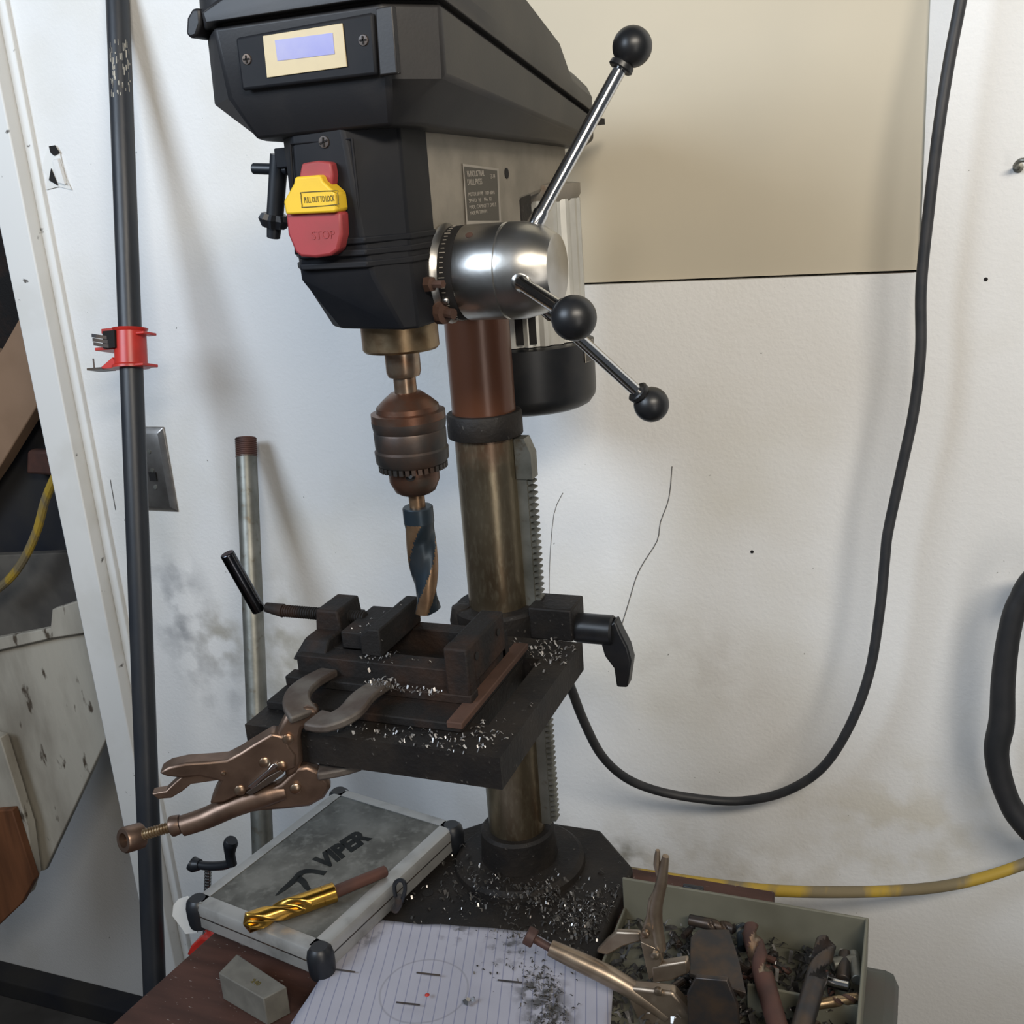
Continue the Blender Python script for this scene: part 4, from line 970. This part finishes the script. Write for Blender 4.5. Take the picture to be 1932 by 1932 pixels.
for i in range(46):
    px_, py_ = random.uniform(1270, 1610), random.uniform(1750, 1925)
    if px_ < 1400 and py_ < 1750: continue
    c = PZ(px_, py_, random.uniform(0.008, 0.026)); 
    if not (X0 + 0.03 < c.x < X1 - 0.025 and Y0 + 0.03 < c.y < Y1 - 0.022): continue
    a = random.uniform(0, 3.14); L = random.uniform(0.02, 0.045); d = V((math.cos(a), math.sin(a), random.uniform(-0.12, 0.12))) * L / 2
    for k in range(8):
        if X0 + 0.006 < c.x - abs(d.x) and c.x + abs(d.x) < X1 - 0.006 and c.y + abs(d.y) < Y1 - 0.006: break
        d *= 0.8
    mset = random.choice([M_darksteel, M_darksteel, M_rustiron, M_redrust, M_darksteel])
    t = thing('small_drill_bit', 'small dark worn drill bit jumbled in the parts tray', 'drill bit', c, 'small bits jumbled in the tray')
    r = random.uniform(0.0018, 0.0038)
    MB().cyl(c - d, c, r, n=10).build('shank', mset, t)
    mb = MB(); fluted(mb, c, d, r, d.length - r, 7.0, n=14, steps=14, depth=0.45, tip=r * 0.8); mb.build('flutes', [mset, random.choice([M_darksteel, M_rustiron, M_darksteel])], t)
def in_tray():
    return V((random.uniform(X0 + 0.01, X1 - 0.01), random.uniform(-0.30, Y1 - 0.01), random.uniform(0.006, 0.016)))
chips('tray_shavings', 'dark swarf filling the bottom of the parts tray', 1300, in_tray, 0.012, M_chipdark, 16)
chips('bright_tray_shavings', 'few bright steel slivers among the bits in the tray', 90, lambda: V((random.uniform(0.16, X1 - 0.012), random.uniform(-0.25, Y1 - 0.012), random.uniform(0.022, 0.034))), 0.006, M_chip, 17)

# grey-green bin to the right of the bench
bn = thing('storage_bin', 'dark grey-green metal bin standing right of the tray and bench', 'bin', (0.33, -0.16, ZF))
MB().box(0.272, 0.385, -0.36, -0.03, ZF, -0.003).build('body', M_bin, bn, bevel=0.012)

# ------------------------------------------------------------------ cords
pc = [(1000, 1130, 0.06), (1040, 1200, 0.07), (1062, 1262, 0.08), (1078, 1300, 0.09), (1102, 1362, 0.11), (1135, 1425, 0.14), (1180, 1467, 0.17), (1240, 1492, 0.19), (1320, 1507, 0.205), (1400, 1511, 0.215), (1480, 1494, 0.21), (1550, 1450, 0.205), (1602, 1372, 0.2), (1640, 1270, 0.2), (1660, 1150, 0.2), (1670, 1050, 0.2), (1676, 1000, 0.2), (1702, 880, 0.2), (1725, 770, 0.2), (1737, 660, 0.2), (1738, 540, 0.2), (1752, 400, 0.2), (1770, 250, 0.2), (1790, 120, 0.205), (1815, -10, 0.21), (1845, -180, 0.215)]
o = MB().tube([PY(x, y, yy) for x, y, yy in pc], 0.0053, n=12, k=6).build('power_cord', M_cord)
tag(o, 'black power cord hanging in a long U loop on the white wall', 'cord')
yc = [(1120, 1628, 0.096, ), (1190, 1646, 0.062), (1260, 1657, 0.056), (1340, 1668, 0.056), (1420, 1677, 0.06), (1500, 1682, 0.085), (1600, 1683, 0.12), (1700, 1680, 0.15), (1780, 1672, 0.18), (1850, 1657, 0.20), (1932, 1630, 0.22), (2050, 1580, 0.235)]
o = MB().tube([PY(x, y, yy) for x, y, yy in yc], 0.0062, n=12, k=6).build('extension_cord', M_yellow)
tag(o, 'yellow extension cord running along the wall behind the tray', 'cord')

# ring at right edge
rp = [(1925, 1130), (1905, 1190), (1893, 1280), (1890, 1360), (1880, 1420), (1895, 1490), (1925, 1545), (1985, 1590), (2070, 1560), (2110, 1450), (2100, 1280), (2040, 1130), (1970, 1085)]
o = MB().tube([PY(x, y, 0.20) for x, y in rp], [0.0105, 0.011, 0.012, 0.0130, 0.0125, 0.0115, 0.0135, 0.0135, 0.0135, 0.0135, 0.0135, 0.0135, 0.0115], n=14, closed=True).build('rubber_hose_loop', M_rubber)
tag(o, 'thick black rubber loop hanging on the wall at the right edge', 'hose')
hn = thing('wall_hook', 'small steel hook screwed into the wall at upper right edge', 'hook', PY(1925, 312, WY))
MB().tube([PY(1921, 316, WY - 0.001), PY(1915, 313, WY - 0.012), PY(1925, 303, WY - 0.020), PY(1942, 302, WY - 0.022)], 0.0022, n=8).build('hook', M_galv, hn)
MB().lathe(PY(1921, 316, WY), (0, -1, 0), [(0, 0.005), (0.0015, 0.0048), (0.002, 0.002)], 12).build('washer', M_galv, hn)
for (x, y) in ((1419, 1041), (1860, 527)):
    o = MB().lathe(PY(x, y, WY), (0, -1, 0), [(0, 0.0020), (0.001, 0.0018), (0.0012, 0.0)], 10).build('nail_head', M_hole)
    tag(o, 'dark nail head in the white wall near its middle' if y > 1000 else 'dark nail head in the wall right of the hanging cord', 'nail')

# ------------------------------------------------------------------ wall plate
wp = thing('outlet_plate', 'stainless steel outlet cover half hidden behind the black clamp pipe', 'outlet cover', PY(285, 885, WY))
c = [PY(x, y, WY - 0.006) for x, y in [(248, 806), (303, 806), (328, 952), (262, 950)]]
cc = [PY(x, y, WY) for x, y in [(240, 801), (311, 805), (337, 965), (255, 962)]]
xr = cc[1].x; c0 = V((xr - 0.078, WY, 0.313)); 
zt2, zb2 = PY(311, 805, WY).z, PY(337, 965, WY).z
xr = PY(324, 885, WY).x
mb = MB().loft([[(xr - 0.060, WY, zb2), (xr, WY, zb2), (xr, WY, zt2), (xr - 0.060, WY, zt2)], [(xr - 0.060, WY - 0.002, zb2), (xr, WY - 0.002, zb2), (xr, WY - 0.002, zt2), (xr - 0.060, WY - 0.002, zt2)], [(xr - 0.053, WY - 0.007, zb2 + 0.008), (xr - 0.008, WY - 0.007, zb2 + 0.008), (xr - 0.008, WY - 0.007, zt2 - 0.008), (xr - 0.053, WY - 0.007, zt2 - 0.008)]])
mb.build('cover', M_stainless, wp, bevel=0.001)
for zz in (0.30, 0.5, 0.72):
    MB().lathe((xr - 0.028, WY - 0.007, zb2 + (zt2 - zb2) * zz), (0, -1, 0), [(0, 0.0035), (0.001, 0.003), (0.0012, 0)], 12).build('screw', M_galv, wp)
MB().box(xr - 0.034, xr - 0.022, WY - 0.009, WY - 0.007, zb2 + (zt2 - zb2) * 0.38, zb2 + (zt2 - zb2) * 0.48).build('slot', M_hole, wp)

# ------------------------------------------------------------------ pipe clamp (black pipe)
pcz = thing('pipe_clamp', 'long black pipe clamp with red jaw leaning against the wall', 'clamp', (-0.43, -0.2, ZF))
Tp = CAM + ray(222, 0) * 1.283; Bp = CAM + ray(293, 1900) * 1.32
dpv = (Bp - Tp).normalized()
Bt = Tp + dpv * ((ZF + 0.002 - Tp.z) / dpv.z); Tt = Tp - dpv * 0.3
MB().cyl(Bt, Tt, 0.01385, n=28).build('pipe', M_blackpipe, pcz)
mb = MB(); random.seed(5)
e1, e2 = frame(dpv)
tocam = (CAM - (Tp + dpv * 0.1)); 
for i in range(60):
    s = random.uniform(0.055, 0.118); base_a = math.atan2(tocam.dot(e2), tocam.dot(e1)) + random.uniform(-1.0, 1.0)
    dr = e1 * math.cos(base_a) + e2 * math.sin(base_a); tn = dpv.cross(dr)
    mb.obox(Tp + dpv * s + dr * 0.01385, dr * 0.00015, tn * random.uniform(0.0002, 0.0006), dpv * random.uniform(0.001, 0.005))
lab(mb.build('scratch_marks', M_osb, pcz), 'pale scratches on the black pipe')
J = None
def bar_at(py):
    best = None
    for i in range(400):
        s = i / 400 * 1.6; p = Tp + dpv * s; v = p - CAM
        y_ = 966 - FPX * v.dot(_u) / v.dot(_f)
        if best is None or abs(y_ - py) < best[0]: best = (abs(y_ - py), p)
    return best[1]
j0, j1 = bar_at(617), bar_at(697)
hj = (j1 - j0).length
xd = V((1, 0, 0)); xd = (xd - dpv * xd.dot(dpv)).normalized(); yd_ = dpv.cross(xd)
if yd_.y > 0: yd_ = -yd_
mb = MB().lathe(j0, dpv, [(0, 0.0141), (0, 0.0215), (0.003, 0.0200), (0.004, 0.0190), (hj - 0.005, 0.0195), (hj - 0.003, 0.0225), (hj, 0.0225), (hj, 0.0141)], 32)
jw = mb.build('sliding_jaw', M_red, pcz)
# window frame block with left side walls
mb = MB()
MB().obox(j0 + dpv * 0.003 - xd * 0.020, xd * 0.010, yd_ * 0.016, dpv * 0.003).build('jaw_lug', M_red, jw, bevel=0.0008)
MB().obox(j0 + dpv * (hj * 0.50) - xd * 0.027, xd * 0.014, yd_ * 0.016, dpv * 0.0018).build('jaw_lug', M_red, jw, bevel=0.0008)
MB().prism([j0 + dpv * (hj * 0.72) - xd * 0.018 + yd_ * 0.012, j0 + dpv * (hj * 0.95) - xd * 0.036 + yd_ * 0.012, j0 + dpv * hj - xd * 0.036 + yd_ * 0.012, j0 + dpv * hj - xd * 0.010 + yd_ * 0.012], -yd_ * 0.024).build('jaw_lug', M_red, jw, bevel=0.0008)
MB().obox(j0 + dpv * 0.008 + xd * 0.024, xd * 0.006, yd_ * 0.012, dpv * 0.0016).build('jaw_lug', M_red, jw, bevel=0.0008)
MB().obox(j0 + dpv * (hj - 0.002) + xd * 0.022, xd * 0.007, yd_ * 0.014, dpv * 0.0018).build('jaw_lug', M_red, jw, bevel=0.0008)
MB().obox(j0 + dpv * (hj * 0.30) - xd * 0.014 + yd_ * 0.0142, xd * 0.009, yd_ * 0.0075, dpv * 0.0105).build('window', M_hole, jw)
for k in (0.0, 1.0, 2.0):
    MB().obox(j0 + dpv * (hj * 0.21 + k * 0.0052) - xd * (0.028 - k * 0.0012) + yd_ * 0.010, xd * 0.0115 + dpv * 0.0022, yd_ * 0.012, dpv * 0.0021).build('clutch_plate', M_darksteel, jw)
MB().obox(j0 + dpv * (hj - 0.001) - xd * 0.046, xd * 0.012, yd_ * 0.012, dpv * 0.0013).build('plate_tip', M_darksteel, jw)
MB().cyl(j0 + dpv * (hj - 0.002) - xd * 0.050 + yd_ * 0.008, j0 + dpv * (hj - 0.014) - xd * 0.051 + yd_ * 0.008, 0.0010, n=8).build('pin', M_darksteel, jw)

# galvanised pipe
gp = thing('galvanised_pipe', 'grey galvanised threaded pipe leaning on the wall behind the case', 'pipe', (-0.47, 0.1, ZF))
gt, gbm = PY(465, 860, 0.235), PY(494, 1560, 0.06)
dgp = (gbm - gt).normalized(); gend = gt + dgp * ((ZF + 0.002 - gt.z) / dgp.z)
MB().cyl(gt, gend, 0.0136, n=28).build('pipe', M_galv, gp)
mb = MB(); rg = []; e1, e2 = frame(dgp)
for i in range(41):
    t = i / 40; r = 0.0142 - (0.0010 if i % 4 < 2 else 0)
    rg.append([gt - dgp * 0.024 + dgp * (0.026 * t) + (e1 * math.cos(2 * math.pi * j / 24) + e2 * math.sin(2 * math.pi * j / 24)) * r for j in range(24)])
lab(mb.loft(rg).build('threaded_end', M_redrust, gp), 'rusty brown threaded end')

# second clamp: crank handle behind the case
cc_ = thing('crank_clamp', 'pipe clamp with black crank handle and red base left behind case', 'clamp', (-0.5, 0.02, ZF))
yk = -0.01
K = lambda x, y, yy=yk: PY(x, y, yy)
cr = MB().tube([K(364, 1630), K(395, 1634), (K(425, 1632)), K(438, 1626)], [0.0052, 0.0056, 0.0056, 0.0050], n=12).build('crank', M_blackplastic, cc_)
MB().tube([K(360, 1628), K(366, 1631), K(378, 1631)], [0.0085, 0.0095, 0.0062], n=14).build('handle_end', M_blackplastic, cr)
MB().tube([K(438, 1632), K(434, 1612), K(435, 1592), K(437, 1585)], [0.0060, 0.0062, 0.0090, 0.0070], n=14).build('handle_grip', M_blackplastic, cr)
s0, s1 = K(393, 1636), K(388, 1800)
mb = MB(); rg = []; d_ = (s1 - s0); e1, e2 = frame(d_)
for i in range(121):
    r = 0.0046 - (0.0008 if i % 4 < 2 else 0)
    rg.append([s0 + d_ * (i / 120) + (e1 * math.cos(2 * math.pi * j / 12) + e2 * math.sin(2 * math.pi * j / 12)) * r for j in range(12)])
mb.loft(rg).build('screw', M_chrome, cc_)
rdj = MB().prism([K(x, y, yk - 0.015) for x, y in [(352, 1802), (360, 1785), (378, 1770), (405, 1775), (420, 1800), (405, 1830), (370, 1806)]], (0, 0.03, 0)).build('jaw', M_red, cc_, bevel=0.002)
pe = K(400, 1830); MB().cyl((pe.x, pe.y, pe.z), (pe.x, pe.y, ZF + 0.001), 0.0135, n=20).build('pipe', M_blackpipe, cc_)

# white paper scrap left of the case
wsx = thing('paper_scrap', 'torn white paper scrap sticking out left of the aluminium case', 'paper', PZ(345, 1700, 0.0))
mb = MB(); pts = [(327, 1708), (336, 1697), (352, 1692), (372, 1700), (372, 1760), (350, 1762), (338, 1745), (325, 1728)]
MB().prism([PY(x, y, -0.17) for x, y in pts], (0.0, 0.0012, 0)).build('sheet', M_trim, wsx)

# ------------------------------------------------------------------ clutter beyond the opening at left
def slab(name, pts, y, t, m, label=None, cat=None, bevel=0.002):
    o = MB().prism([PY(a, b, y) for a, b in pts], (0, t, 0)).build(name, m, bevel=bevel)
    if label: tag(o, label, cat)
    return o
slab('weathered_board', [(-60, 1230), (100, 1196), (165, 1162), (230, 1330), (85, 1642), (60, 1648), (-10, 1400)], 0.40, 0.012, M_osb, 'large weathered grey board with gouges leaning low in the left opening', 'board')
slab('weathered_plank', [(-80, 1218), (95, 1185), (98, 1150), (175, 1125), (190, 1190), (100, 1204), (-80, 1245)], 0.385, 0.014, M_osb, 'narrow grey plank lying along the top of the weathered board', 'board')
slab('grey_board_edge', [(-60, 1380), (0, 1392), (52, 1560), (64, 1652), (52, 1690), (-60, 1640)], 0.36, 0.02, M_osb, 'pale board edge at left just above the orange wood', 'board')
slab('orange_wood_panel', [(-60, 1535), (22, 1528), (64, 1660), (40, 1705), (-60, 1800)], 0.345, 0.015, M_orange, 'orange-brown stained wood panel at the lower left edge', 'board')
slab('cardboard_box', [(-200, 820), (-200, 640), (0, 665), (45, 585), (110, 520), (150, 560), (110, 700), (0, 880), (-150, 1100)], 0.46, 0.03, M_cardboard, 'brown cardboard box flap tilted in the left opening', 'cardboard box')
slab('dark_bag', [(-300, 300), (120, 300), (140, 560), (60, 590), (0, 670), (-300, 700)], 0.50, 0.03, M_rustiron, 'dark blurred bag above the cardboard in the left opening', 'bag')
slab('black_tool_bag', [(-300, 1050), (110, 640), (200, 700), (200, 1120), (-300, 1130)], 0.52, 0.04, M_darkclutter, 'black bag behind the yellow cord in the left opening', 'bag')
slab('rusty_pot', [(50, 850), (120, 850), (125, 900), (48, 895)], 0.48, 0.02, M_redrust, 'small rust-brown can beside the yellow cord at left', 'can', bevel=0.006)
slab('grey_dusty_panel', [(-300, 1060), (200, 1040), (230, 1180), (100, 1240), (-300, 1300)], 0.47, 0.02, M_greydust, 'grey dusty panel above the weathered board at left', 'panel')
o = MB().tube([PY(x, y, 0.40) for x, y in [(125, 860), (103, 902), (85, 945), (70, 1000), (45, 1055), (15, 1095), (-30, 1130)]], 0.0075, n=10).build('yellow_cord', M_yellow)
tag(o, 'yellow cord hanging inside the dark left opening', 'cord')
for o in list(bpy.data.objects):
    if '_w' in o: del o['_w']
